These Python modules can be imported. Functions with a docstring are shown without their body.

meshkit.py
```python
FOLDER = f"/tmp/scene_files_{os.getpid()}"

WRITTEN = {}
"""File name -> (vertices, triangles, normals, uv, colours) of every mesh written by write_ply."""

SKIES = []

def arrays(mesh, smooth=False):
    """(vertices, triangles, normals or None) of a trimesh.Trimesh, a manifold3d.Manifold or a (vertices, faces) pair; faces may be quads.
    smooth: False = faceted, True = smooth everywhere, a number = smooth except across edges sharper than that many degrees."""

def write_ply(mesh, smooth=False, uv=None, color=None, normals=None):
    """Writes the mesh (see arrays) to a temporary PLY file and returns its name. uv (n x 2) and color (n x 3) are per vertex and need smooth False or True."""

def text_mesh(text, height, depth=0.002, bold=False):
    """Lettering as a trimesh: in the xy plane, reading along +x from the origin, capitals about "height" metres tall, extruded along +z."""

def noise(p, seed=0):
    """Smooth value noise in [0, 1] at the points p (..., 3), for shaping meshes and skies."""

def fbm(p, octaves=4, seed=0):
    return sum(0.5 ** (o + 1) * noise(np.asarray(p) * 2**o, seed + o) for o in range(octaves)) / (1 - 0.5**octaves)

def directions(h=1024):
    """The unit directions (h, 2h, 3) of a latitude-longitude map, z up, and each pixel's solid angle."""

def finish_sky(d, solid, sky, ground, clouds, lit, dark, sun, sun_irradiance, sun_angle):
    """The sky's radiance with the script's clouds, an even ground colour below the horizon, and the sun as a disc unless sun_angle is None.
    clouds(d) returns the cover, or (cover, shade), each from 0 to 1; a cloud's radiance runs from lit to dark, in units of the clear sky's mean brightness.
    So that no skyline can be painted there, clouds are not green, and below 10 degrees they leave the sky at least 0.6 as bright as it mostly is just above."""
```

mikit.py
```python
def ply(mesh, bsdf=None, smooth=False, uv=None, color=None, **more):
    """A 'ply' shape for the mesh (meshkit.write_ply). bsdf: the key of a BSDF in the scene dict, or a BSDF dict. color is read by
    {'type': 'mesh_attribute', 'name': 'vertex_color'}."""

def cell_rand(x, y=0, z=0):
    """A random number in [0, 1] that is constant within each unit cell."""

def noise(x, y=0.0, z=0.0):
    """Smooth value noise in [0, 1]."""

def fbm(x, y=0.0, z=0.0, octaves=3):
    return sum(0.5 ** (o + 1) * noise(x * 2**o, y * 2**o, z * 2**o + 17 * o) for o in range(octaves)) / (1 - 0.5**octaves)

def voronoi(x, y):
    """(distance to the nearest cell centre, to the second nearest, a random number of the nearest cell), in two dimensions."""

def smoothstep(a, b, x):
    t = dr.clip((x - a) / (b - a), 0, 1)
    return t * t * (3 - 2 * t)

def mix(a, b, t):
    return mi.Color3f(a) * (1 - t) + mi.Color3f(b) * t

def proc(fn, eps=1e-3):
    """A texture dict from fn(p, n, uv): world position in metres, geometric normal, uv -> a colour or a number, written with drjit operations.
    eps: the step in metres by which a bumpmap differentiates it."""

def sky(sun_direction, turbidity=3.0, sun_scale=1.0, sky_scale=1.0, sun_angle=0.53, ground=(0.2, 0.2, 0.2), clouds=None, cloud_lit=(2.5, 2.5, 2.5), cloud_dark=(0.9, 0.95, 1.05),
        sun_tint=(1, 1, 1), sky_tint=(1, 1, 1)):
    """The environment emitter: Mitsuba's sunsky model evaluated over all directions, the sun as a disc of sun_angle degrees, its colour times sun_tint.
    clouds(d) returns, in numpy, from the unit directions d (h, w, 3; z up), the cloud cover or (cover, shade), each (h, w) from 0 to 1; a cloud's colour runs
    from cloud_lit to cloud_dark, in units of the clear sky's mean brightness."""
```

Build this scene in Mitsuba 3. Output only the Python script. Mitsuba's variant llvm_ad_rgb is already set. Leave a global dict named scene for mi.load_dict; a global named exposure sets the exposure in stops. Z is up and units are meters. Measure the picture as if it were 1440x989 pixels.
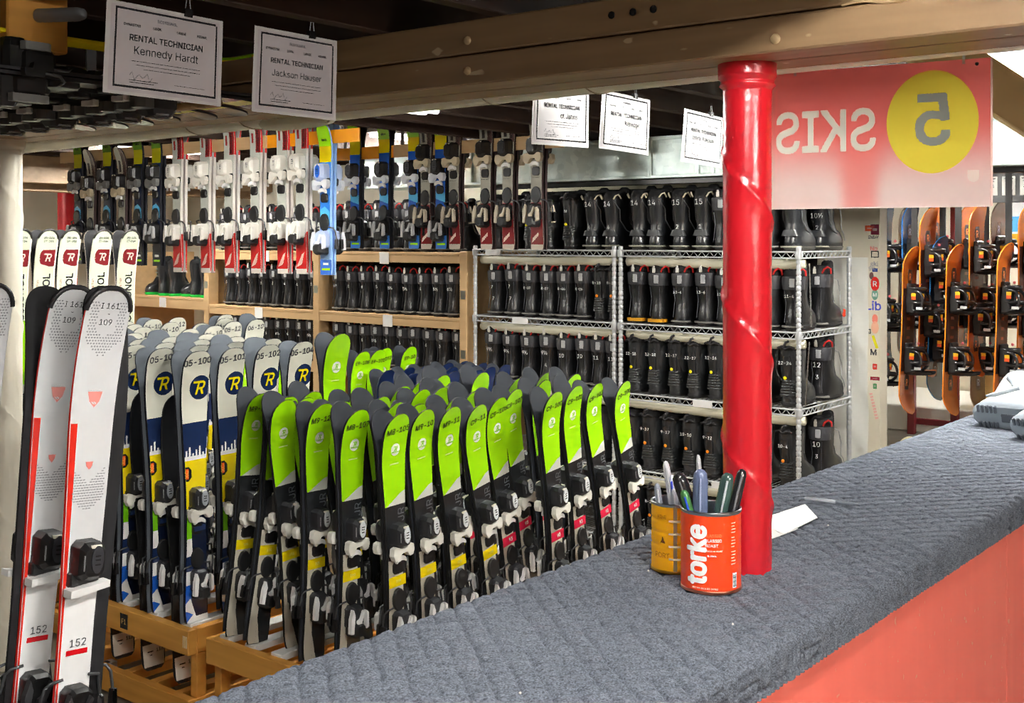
import math, random
import numpy as np, trimesh
import mitsuba as mi, drjit as dr
import mikit, meshkit
from mikit import noise, fbm, smoothstep
from shapely.geometry import Polygon, Point, box as sbox, LineString
from shapely import affinity, union_all

ST = mi.ScalarTransform4f
scene, labels = {}, {}
rng = random.Random(7)
nrng = np.random.default_rng(7)

# ------------------------------------------------------------------ camera
EYE = 1.66
YAW = math.radians(38.65)
fwd = np.array([-math.sin(YAW), math.cos(YAW), 0.0])
scene['camera'] = {'type': 'perspective', 'fov': 2 * math.degrees(math.atan(720 / 1648.0)), 'fov_axis': 'x',
                   'near_clip': 0.05, 'far_clip': 100.0,
                   'principal_point_offset_y': (494.5 - 335.0) / 989.0,
                   'to_world': ST().look_at(origin=[0, 0, EYE], target=[float(fwd[0]), float(fwd[1]), EYE], up=[0, 0, 1])}
exposure = 2.95

# ------------------------------------------------------------------ lamps (battens under the joists), built further down
# x, y0, y1, z, power
BATTENS = [(-6.65, 4.15, 4.9, 2.24, 30.0), (-5.03, 4.95, 5.9, 2.28, 20.0), (-1.2, 4.1, 5.4, 2.27, 21.0), (-0.42, 0.3, 1.7, 2.30, 28.0),  # last entry is out of view, placed to light beam and counter
           (2.2, 0.2, 1.5, 2.165, 58.0), (-4.45, 2.65, 3.4, 2.17, 20.0), (-3.2, 7.4, 8.8, 2.16, 24.0), (-1.0, 8.2, 9.6, 2.16, 24.0),  # all unseen, placed to light certificates, far cart and snowboards
           (-3.2, 2.65, 3.5, 2.17, 24.0), (-2.6, 9.7, 11.0, 2.16, 26.0), (-7.7, 6.9, 8.3, 2.16, 10.0), (-7.7, 2.2, 3.6, 2.16, 16.0), (-3.9, -1.0, 0.4, 2.34, 5.0)]  # unseen lamps for lime skis, floor and left wall; others added fill
LAMP_TINT = np.array([1.0, 0.98, 0.92])


def lin(*rgb):
    a = np.array(rgb, float) / 255.0
    return np.where(a <= 0.04045, a / 12.92, ((a + 0.055) / 1.055) ** 2.4)


def mix(a, b, t):
    plain = lambda c: tuple(float(x) for x in c) if isinstance(c, np.ndarray) else c
    return mikit.mix(plain(a), plain(b), t)


# ------------------------------------------------------------------ mesh helpers
class M:
    """Pieces of one part, each with its own colour."""

    def __init__(self):
        self.v, self.f, self.c, self.n = [], [], [], 0

    def add(self, mesh, color, smooth=False):
        if mesh is None:
            return self
        v, f = (np.asarray(mesh.vertices), np.asarray(mesh.faces)) if hasattr(mesh, 'vertices') else (np.asarray(mesh[0], float), np.asarray(mesh[1], int))
        if len(f) == 0:
            return self
        if f.shape[1] == 4:
            f = np.vstack([f[:, [0, 1, 2]], f[:, [0, 2, 3]]])
        if not smooth:
            v = v[f].reshape(-1, 3)
            f = np.arange(len(v)).reshape(-1, 3)
        self.v.append(v)
        self.f.append(f + self.n)
        color = np.asarray(color, float)
        self.c.append(np.tile(color, (len(v), 1)) if color.ndim == 1 else color)
        self.n += len(v)
        return self

    def ply(self, bsdf):
        v, f, c = np.vstack(self.v), np.vstack(self.f), np.vstack(self.c)
        if bsdf == 'm_sign':
            return mikit.ply((v, f), bsdf, smooth=True, color=c)
        # the colour of each piece is packed into its uv (square-root coded bytes), so that meshes of one material can be joined
        q = np.round(np.sqrt(np.clip(c, 0, 1)) * 255)
        return mikit.ply((v, f), bsdf, smooth=True, uv=np.c_[q[:, 0] * 256 + q[:, 1] + .5, q[:, 2] + .5])


def box(x0, x1, y0, y1, z0, z1, b=0.0):
    if b <= 0:
        m = trimesh.creation.box(extents=[x1 - x0, y1 - y0, z1 - z0])
        m.apply_translation([(x0 + x1) / 2, (y0 + y1) / 2, (z0 + z1) / 2])
        return m.vertices, m.faces
    p = []
    for sx, ix in ((x0, 1), (x1, -1)):
        for sy, iy in ((y0, 1), (y1, -1)):
            for sz, iz in ((z0, 1), (z1, -1)):
                p += [(sx, sy + iy * b, sz + iz * b), (sx + ix * b, sy, sz + iz * b), (sx + ix * b, sy + iy * b, sz)]
    h = trimesh.convex.convex_hull(np.array(p))
    return h.vertices, h.faces


def xf(mesh, R=None, t=(0, 0, 0), s=1.0):
    v, f = (mesh.vertices, mesh.faces) if hasattr(mesh, 'vertices') else mesh
    v = np.asarray(v, float) * s
    if R is not None:
        v = v @ np.asarray(R).T
    return v + np.asarray(t, float), f


def rot(axis, deg):
    return trimesh.transformations.rotation_matrix(math.radians(deg), axis)[:3, :3]


def tube(pts, r, n=8, closed=False, caps=True):
    p = np.asarray(pts, float)
    k = len(p)
    r = np.broadcast_to(r, (k,))
    t = np.roll(p, -1, 0) - np.roll(p, 1, 0) if closed else np.gradient(p, axis=0)
    t /= np.linalg.norm(t, axis=1, keepdims=True) + 1e-12
    ref = np.array([0, 0, 1.0]) if abs(t[0][2]) < 0.9 else np.array([1.0, 0, 0])
    a = np.cross(t[0], ref)
    a /= np.linalg.norm(a)
    A = []
    for i in range(k):
        a = a - t[i] * (a @ t[i])
        a /= np.linalg.norm(a) + 1e-12
        A.append(a)
    A = np.array(A)
    B = np.cross(t, A)
    ang = np.arange(n) * 2 * np.pi / n
    v = (p[:, None] + r[:, None, None] * (np.cos(ang)[None, :, None] * A[:, None] + np.sin(ang)[None, :, None] * B[:, None])).reshape(-1, 3)
    f = []
    for i in range(k if closed else k - 1):
        j2 = (i + 1) % k
        for j in range(n):
            q = (j + 1) % n
            f += [(i * n + j, i * n + q, j2 * n + q), (i * n + j, j2 * n + q, j2 * n + j)]
    if caps and not closed:
        v = np.vstack([v, p[0], p[-1]])
        a0, a1 = len(v) - 2, len(v) - 1
        for j in range(n):
            q = (j + 1) % n
            f += [(a0, q, j), (a1, (k - 1) * n + j, (k - 1) * n + q)]
    return v, np.array(f)


def cyl(p0, p1, r, n=12):
    return tube([p0, p1], r, n)


def loft(rings, cap0=True, cap1=True):
    """rings: (k, n, 3), counter-clockwise seen from the end they go to."""
    R = np.asarray(rings, float)
    k, n = R.shape[:2]
    v = R.reshape(-1, 3)
    i, j = np.meshgrid(np.arange(k - 1), np.arange(n), indexing='ij')
    q = (j + 1) % n
    a, b, c, d = (i * n + j).ravel(), (i * n + q).ravel(), ((i + 1) * n + q).ravel(), ((i + 1) * n + j).ravel()
    f = np.vstack([np.stack([a, b, c], 1), np.stack([a, c, d], 1)])
    ex = []
    if cap0:
        v = np.vstack([v, R[0], R[0].mean(0)])
        o = len(v) - n - 1
        ex += [(len(v) - 1, o + (m + 1) % n, o + m) for m in range(n)]
    if cap1:
        v = np.vstack([v, R[-1], R[-1].mean(0)])
        o = len(v) - n - 1
        ex += [(len(v) - 1, o + m, o + (m + 1) % n) for m in range(n)]
    if ex:
        f = np.vstack([f, np.array(ex)])
    return v, f


def lathe(prof, n=32, c=(0, 0, 0)):
    a = np.arange(n) * 2 * np.pi / n
    R = np.array([[(r * math.cos(t), r * math.sin(t), z) for t in a] for r, z in prof]) + np.asarray(c)
    return loft(R, False, False)


def extrude(poly, h, z=0.0):
    out_v, out_f, n = [], [], 0
    for g in getattr(poly, 'geoms', [poly]):
        if g.is_empty or g.area < 1e-9:
            continue
        m = trimesh.creation.extrude_polygon(g, h, engine='earcut')
        out_v.append(m.vertices + [0, 0, z])
        out_f.append(m.faces + n)
        n += len(m.vertices)
    return (np.vstack(out_v), np.vstack(out_f)) if out_v else None


def tapered(poly, h0, h1, k=0.8):
    """A convex polygon raised from h0 to h1, its top shrunk by k, with a shoulder."""
    p = np.array(poly.exterior.coords)[:-1]
    if Polygon(p).exterior.is_ccw is False:
        p = p[::-1]
    c = p.mean(0)
    R = []
    for h, s in ((h0, 1.0), (h0 + (h1 - h0) * 0.7, 0.97), (h1, k)):
        q = c + (p - c) * s
        R.append(np.c_[q, np.full(len(q), h)])
    return loft(R, False, True)


_TXT = {}


def text(s, h, depth=0.0008, bold=False, center=True):
    k = (s, bold)
    if k not in _TXT:
        m = meshkit.text_mesh(s, 1.0, 1.0, bold)
        _TXT[k] = (np.array(m.vertices), np.array(m.faces))
    v, f = _TXT[k]
    v = v * [h, h, depth]
    if center:
        lo, hi = v.min(0), v.max(0)
        v = v - [(lo[0] + hi[0]) / 2, (lo[1] + hi[1]) / 2, 0]
    return v, f


def frame(o, x, y, z):
    m = np.eye(4)
    m[:3, 0], m[:3, 1], m[:3, 2], m[:3, 3] = x, y, z, o
    return m


def rotz(deg, o=(0, 0, 0)):
    a = math.radians(deg)
    m = np.eye(4)
    m[:2, :2] = [[math.cos(a), -math.sin(a)], [math.sin(a), math.cos(a)]]
    m[:3, 3] = o
    return m


# ------------------------------------------------------------------ scene helpers
_used = {}


def key_of(name):
    if name not in _used:
        _used[name] = 0
        return name
    _used[name] += 1
    return f'{name}_{_used[name]:03d}'


def thing(name, label=None, cat=None, group=None, kind=None):
    k = key_of(name)
    d = {}
    if label:
        if len(label.split()) > 16:
            print('LONG', len(label.split()), label)
        d['label'] = label
    if cat:
        d['category'] = cat
    if group:
        d['group'] = group
    if kind:
        d['kind'] = kind
    labels[k] = d
    return k


def put(parent, name, shape, m=None, label=None, kind=None, group=None):
    k = key_of(f'{parent}__{name}') if name else parent
    d = dict(shape)
    if m is not None:
        d['to_world'] = ST(np.asarray(m, float).tolist())
    scene[k] = d
    if label or kind or group:
        labels.setdefault(k, {}).update({a: b for a, b in (('label', label), ('kind', kind), ('group', group)) if b})
    return k


ORD = ['', 'first', 'second', 'third', 'fourth', 'fifth', 'sixth', 'seventh', 'eighth', 'ninth', 'tenth', 'eleventh', 'twelfth', 'thirteenth', 'fourteenth', 'fifteenth', 'sixteenth']

# ------------------------------------------------------------------ materials
VC = {'type': 'mesh_attribute', 'name': 'vertex_color'}


def piece_colour(p, n, uv):
    r = dr.floor(uv.x / 256.0)
    g = dr.floor(uv.x - r * 256.0)
    b = dr.floor(uv.y)
    return mi.Color3f(dr.square(r / 255.0), dr.square(g / 255.0), dr.square(b / 255.0))


PC = mikit.proc(piece_colour)


def bs(key, **k):
    scene[key] = {'type': 'twosided', 'bsdf': {'type': 'principled', **k}}


bs('m_matte', base_color=PC, roughness=0.75, specular=0.3)
bs('m_satin', base_color=PC, roughness=0.38, specular=0.5)
bs('m_gloss', base_color=PC, roughness=0.16, specular=0.55, clearcoat=0.5, clearcoat_gloss=0.9)
bs('m_leather', base_color=PC, roughness=0.3, specular=0.6, clearcoat=0.35, clearcoat_gloss=0.7)
bs('m_metal', base_color=PC, roughness=0.28, metallic=1.0)
bs('m_chrome', base_color=PC, roughness=0.33, metallic=0.6, specular=0.6)
bs('m_paper', base_color=PC, roughness=0.3, specular=0.4)
rgb = lambda c: {'type': 'rgb', 'value': [float(x) for x in c]}


def wood_proc(a, b, axis, scale=1.0):
    def fn(p, n, uv):
        q = [p.x, p.y, p.z]
        l = q[axis]
        o = [q[i] for i in range(3) if i != axis]
        g = fbm(l * 2.2 * scale, o[0] * 42 * scale, o[1] * 42 * scale, 3)
        w = noise(l * 0.7 + 9, o[0] * 7, o[1] * 7)
        return mix(a, b, dr.clip(0.75 * g + 0.55 * w - 0.2, 0, 1))
    return mikit.proc(fn)


bs('m_pine_x', base_color=wood_proc(lin(232, 172, 84), lin(200, 134, 52), 0), roughness=0.5, specular=0.4)
bs('m_pine_y', base_color=wood_proc(lin(232, 172, 84), lin(200, 134, 52), 1), roughness=0.5, specular=0.4)
bs('m_tan', base_color=wood_proc(lin(214, 180, 134), lin(194, 158, 112), 0, 0.8), roughness=0.5, specular=0.4)


def brown_fn(p, n, uv):
    g = fbm(p.x * 3, p.y * 30, p.z * 34, 3)
    chip = smoothstep(0.74, 0.8, fbm(p.x * 14, p.y * 14, p.z * 30, 3))
    return mix(mix(lin(150, 122, 90), lin(124, 98, 70), g), lin(206, 190, 158), chip * 0.55)


bs('m_beam', base_color=mikit.proc(brown_fn), roughness=0.45, specular=0.5)


def joist_fn(p, n, uv):
    return mix(lin(62, 46, 38), lin(40, 29, 25), fbm(p.x * 20, p.y * 1.5, p.z * 20, 3))


bs('m_joist', base_color=mikit.proc(joist_fn), roughness=0.7, specular=0.3)


def galv_fn(p, n, uv):
    a, b, c = mikit.voronoi(p.x * 26 + p.y * 26 + noise(p.x * 50, p.z * 50) * 0.8, p.z * 26)
    streak = fbm(p.x * 9 + p.y * 9, p.z * 3, 2.0, 3)
    return mix(lin(228, 240, 236), lin(186, 202, 200), dr.clip(c * 0.5 + streak * 0.8 - 0.25, 0, 1))


bs('m_galv', base_color=mikit.proc(galv_fn), roughness=0.34, metallic=0.75)


def carpet_fn(p, n, uv):
    a = noise(p.x * 420, p.y * 420, p.z * 420)
    b = fbm(p.x * 120, p.y * 120, p.z * 120, 2)
    c = fbm(p.x * 3, p.y * 3, 1.0, 2)
    return mix(lin(38, 42, 50), lin(126, 132, 143), dr.clip(a * 0.62 + b * 0.30 - 0.02 + 0.12 * (c - 0.5), 0, 1))


bs('m_carpet', base_color=mikit.proc(carpet_fn), roughness=0.95, specular=0.1)


def redwall_fn(p, n, uv):
    g = fbm(p.y * 2.2, p.z * 2.2, 4.0, 3)
    drip = fbm(p.y * 26, p.z * 2.0, 9.0, 3)
    chip = smoothstep(0.80, 0.83, fbm(p.y * 60, p.z * 45, 3.0, 3))
    base = mix(lin(246, 120, 102), lin(232, 100, 86), dr.clip(g * 0.9 + (drip - 0.5) * 0.35, 0, 1))
    return mix(base, lin(232, 150, 128), chip * 0.8)


bs('m_redwall', base_color=mikit.proc(redwall_fn), roughness=0.4, specular=0.5)
bs('m_redpole', base_color=rgb(lin(190, 24, 36)), roughness=0.22, specular=0.6, clearcoat=0.6, clearcoat_gloss=0.85)


def plaster_fn(p, n, uv):
    return mix(lin(232, 226, 208), lin(214, 206, 186), fbm(p.x * 3 + p.y * 3, p.z * 3, 1.0, 3))


bs('m_plaster', base_color=mikit.proc(plaster_fn), roughness=0.6, specular=0.3)


def floor_fn(p, n, uv):
    return mix(lin(138, 132, 120), lin(104, 99, 90), fbm(p.x * 4, p.y * 4, 0.0, 4))


bs('m_floor', base_color=mikit.proc(floor_fn), roughness=0.45, specular=0.4)
bs('m_unseen_wall', base_color=rgb(lin(112, 88, 66)), roughness=0.6, specular=0.3)  # dark wall tone picked to hold down bounced light
scene['m_curtain'] = {'type': 'principledthin', 'base_color': rgb(lin(238, 238, 224)), 'roughness': 0.3, 'diff_trans': 0.6, 'spec_trans': 0.0}
scene['m_sign'] = {'type': 'principledthin', 'base_color': VC, 'roughness': 0.35, 'diff_trans': 0.9, 'spec_trans': 0.0}

BLACK, DARK, RUB = lin(22, 22, 24), lin(38, 40, 43), lin(30, 31, 33)
CREAM, WHITE, SILVER = lin(236, 230, 214), lin(240, 240, 238), lin(190, 194, 198)

# ================================================================== STRUCTURE
JOIST_X = [-8.7, -8.3, -7.9, -7.5, -7.15, -6.8, -6.06, -5.70, -5.24, -4.11, -3.755, -3.40, -3.0, -2.6, -2.2, -1.8, -0.72, -0.12, 0.3, 0.7, 1.1, 1.55, 2.0, 2.4, 2.8]


def struct(name, mesh, bsdf, color=(0.5, 0.5, 0.5), label=None):
    k = thing(name, label, None, None, 'structure')
    put(k, None, M().add(mesh, color).ply(bsdf))
    return k


struct('floor', box(-9.2, 3.1, -2.6, 11.5, -0.08, 0.0), 'm_floor')
ceil = struct('ceiling', box(-9.2, 3.1, -2.6, 11.5, 2.42, 2.5), 'm_joist')
for x in JOIST_X:
    put(ceil, 'joist', M().add(box(x - 0.0225, x + 0.0225, -2.5, 11.4, 2.2, 2.42, 0.003), (1, 1, 1)).ply('m_joist'))
struct('wall_left', box(-9.1, -9.0, -2.6, 11.5, 0, 2.42), 'm_plaster')
struct('wall_right', box(3.0, 3.1, -2.6, 11.5, 0, 2.42), 'm_unseen_wall')  # out of view, kept dark so little light bounces back
struct('wall_front', box(-9.0, 3.0, -2.6, -2.5, 0, 2.42), 'm_unseen_wall')  # out of view as well, dark for the same low bounce
wb = struct('wall_back', box(-9.0, -2.33, 6.0, 6.1, 0, 2.2), 'm_plaster')
struct('wall_far', box(-9.0, 3.0, 11.4, 11.5, 0, 2.42), 'm_plaster')

# ---- main beam over the counter, built of painted boards
beam = thing('ceiling_beam', 'brown painted built-up timber beam crossing over the red column', 'beam')
put(beam, 'board', M().add(box(-8.9, 2.9, 2.2, 2.315, 2.118, 2.2, 0.004), (1, 1, 1)).ply('m_beam'))
# the lower front board carries three drilled holes near the column: cut as real holes
# lowb = mf.Manifold.cube((11.8, 0.115, 0.076)).translate((-8.9, 2.2, 2.04))
put(beam, 'board', M().add(box(-8.9, 2.9, 2.2, 2.315, 2.04, 2.114, 0.004), (1, 1, 1)).ply('m_beam'))
put(beam, 'board', M().add(box(-8.9, 2.9, 2.319, 2.44, 2.04, 2.2, 0.004), (1, 1, 1)).ply('m_beam'))
for hx in (-1.472, -1.415, -1.362):
    put(beam, 'hole', M().add(lathe([(0.0001, 0.0), (0.0085, 0.0), (0.0085, 0.002), (0.0065, 0.0022), (0.0065, 0.0012), (0.0001, 0.0012)], 14), BLACK).ply('m_matte'),
        frame((hx, 2.2, 2.162), (1, 0, 0), (0, 0, 1), (0, -1, 0)), 'dark drilled hole')
for bx, bz in ((-1.072, 2.066), (-1.90, 2.15), (-1.90, 2.075), (-0.3, 2.066), (-3.4, 2.07)):
    put(beam, 'bolt', M().add(lathe([(0.011, 0.0), (0.011, 0.002), (0.009, 0.006), (0.005, 0.008), (0.0001, 0.0085)], 14), lin(176, 150, 112), True).ply('m_satin'),
        frame((bx, 2.2, bz), (1, 0, 0), (0, 0, 1), (0, -1, 0)), 'round painted bolt head')
# a lump of old filler along the joint
lump = [(-0.93 + 0.19 * t, 2.199, 2.1165 + 0.004 * math.sin(9 * t)) for t in np.linspace(0, 1, 14)]
put(beam, 'filler', M().add(tube(lump, [0.003 + 0.0045 * meshkit.noise(np.array([[i * 0.9, 0, 0]]))[0] for i in range(14)], 7), lin(186, 160, 120), True).ply('m_satin'))
# ---- pipe along the back of the beam
pipe = thing('service_pipe', 'long cream wrapped pipe running under the back edge of the brown beam', 'pipe')
pz = lambda x: 2.046 + .0092 * (x + 4.2)
put(pipe, 'run', M().add(cyl((-8.9, 2.485, pz(-8.9)), (2.9, 2.485, pz(2.9)), 0.038, 20), lin(244, 241, 222), True).ply('m_satin'))
for x, tilt in ((-3.35, 0.05), (-2.95, -0.03), (-2.75, 0.04), (-2.72, -0.06), (-2.05, 0.02), (-1.7, 0.03), (-3.05, 0.06)):
    a = np.linspace(0, 2 * np.pi, 25)[:-1]
    put(pipe, 'tape_edge', M().add(tube(np.c_[x + tilt * np.cos(a), 2.485 + 0.038 * np.cos(a), pz(x) + 0.038 * np.sin(a)], 0.0028, 6, True), lin(168, 160, 132), True).ply('m_satin'))
put(pipe, 'sagging_wrap', M().add(loft([[(x, 2.490 + r * math.cos(t), pz(x) - .006 + r * math.sin(t)) for t in np.linspace(0, 2 * np.pi, 19)[:-1]] for x, r in zip(np.linspace(-3.02, -2.72, 9), (0.0385, 0.042, 0.046, 0.044, 0.047, 0.044, 0.045, 0.042, 0.0385))]), lin(206, 200, 172), True).ply('m_satin'))
# second beam, running away along the left of the room
b2 = thing('ceiling_beam', 'tan timber beam running away at the far left, beyond the white column', 'beam')
put(b2, 'board', M().add(box(-7.3, -7.2, 2.6, 11.3, 2.02, 2.2, 0.004), (1, 1, 1)).ply('m_beam'))
put(b2, 'board', M().add(box(-7.42, -7.304, 2.6, 11.3, 1.97, 2.2, 0.004), (1, 1, 1)).ply('m_beam'))


# ---- columns: lathe with a spiral wrap ridge painted over
def column_mesh(z0, z1, r, pitch, phase, cap=True):
    n, k = 56, int((z1 - z0) / 0.006)
    th = np.arange(n) * 2 * np.pi / n
    zz = np.linspace(z0, z1, k)
    T, Z = np.meshgrid(th, zz)
    u = ((Z - z0) / pitch + T / (2 * np.pi) + phase) % 1.0
    d = (u - 0.5) * pitch
    rr = r + 0.0055 * np.exp(-(np.maximum(d, 0) / 0.005) ** 2 - (np.maximum(-d, 0) / 0.011) ** 2) + 0.0016 * np.exp(-((d + 0.024) / 0.006) ** 2)
    rr += 0.0009 * (meshkit.noise(np.stack([np.cos(T) * 4, np.sin(T) * 4, Z * 22], -1), 3) - 0.5)
    rr += 0.0009 * (meshkit.noise(np.stack([np.cos(T) * 11, np.sin(T) * 11, Z * 90], -1), 5) - 0.5)
    if cap:
        top = z1 - Z
        rr = np.where(top < 0.035, r + 0.011, rr)
        rr = np.where((top > 0.035) & (top < 0.043), r + 0.005, rr)
        rr = np.where((top > 0.043) & (top < 0.052), r + 0.009, rr)
    R = np.stack([rr * np.cos(T), rr * np.sin(T), Z], -1)
    return loft(R, True, True)


rc = thing('column', 'glossy red painted steel column with a spiral ridge, standing through the carpeted counter', 'column')
put(rc, None, M().add(column_mesh(0.0, 2.04, 0.0525, 0.308, 0.927), (1, 1, 1), True).ply('m_redpole'), rotz(0, (-1.200, 2.325, 0)))
wc = thing('column', 'white painted column with a spiral ridge at the left edge under the beam', 'column')
put(wc, None, M().add(column_mesh(0.0, 2.04, 0.056, 0.42, 0.2), lin(228, 222, 204), True).ply('m_satin'), rotz(0, (-4.365, 2.325, 0)))
fr = thing('column', 'red column far off at the left, beyond the hanging skis', 'column')
put(fr, None, M().add(cyl((-8.04, 4.75, 0), (-8.04, 4.75, 2.2), 0.07, 20), lin(200, 30, 40), True).ply('m_satin'))


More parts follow.
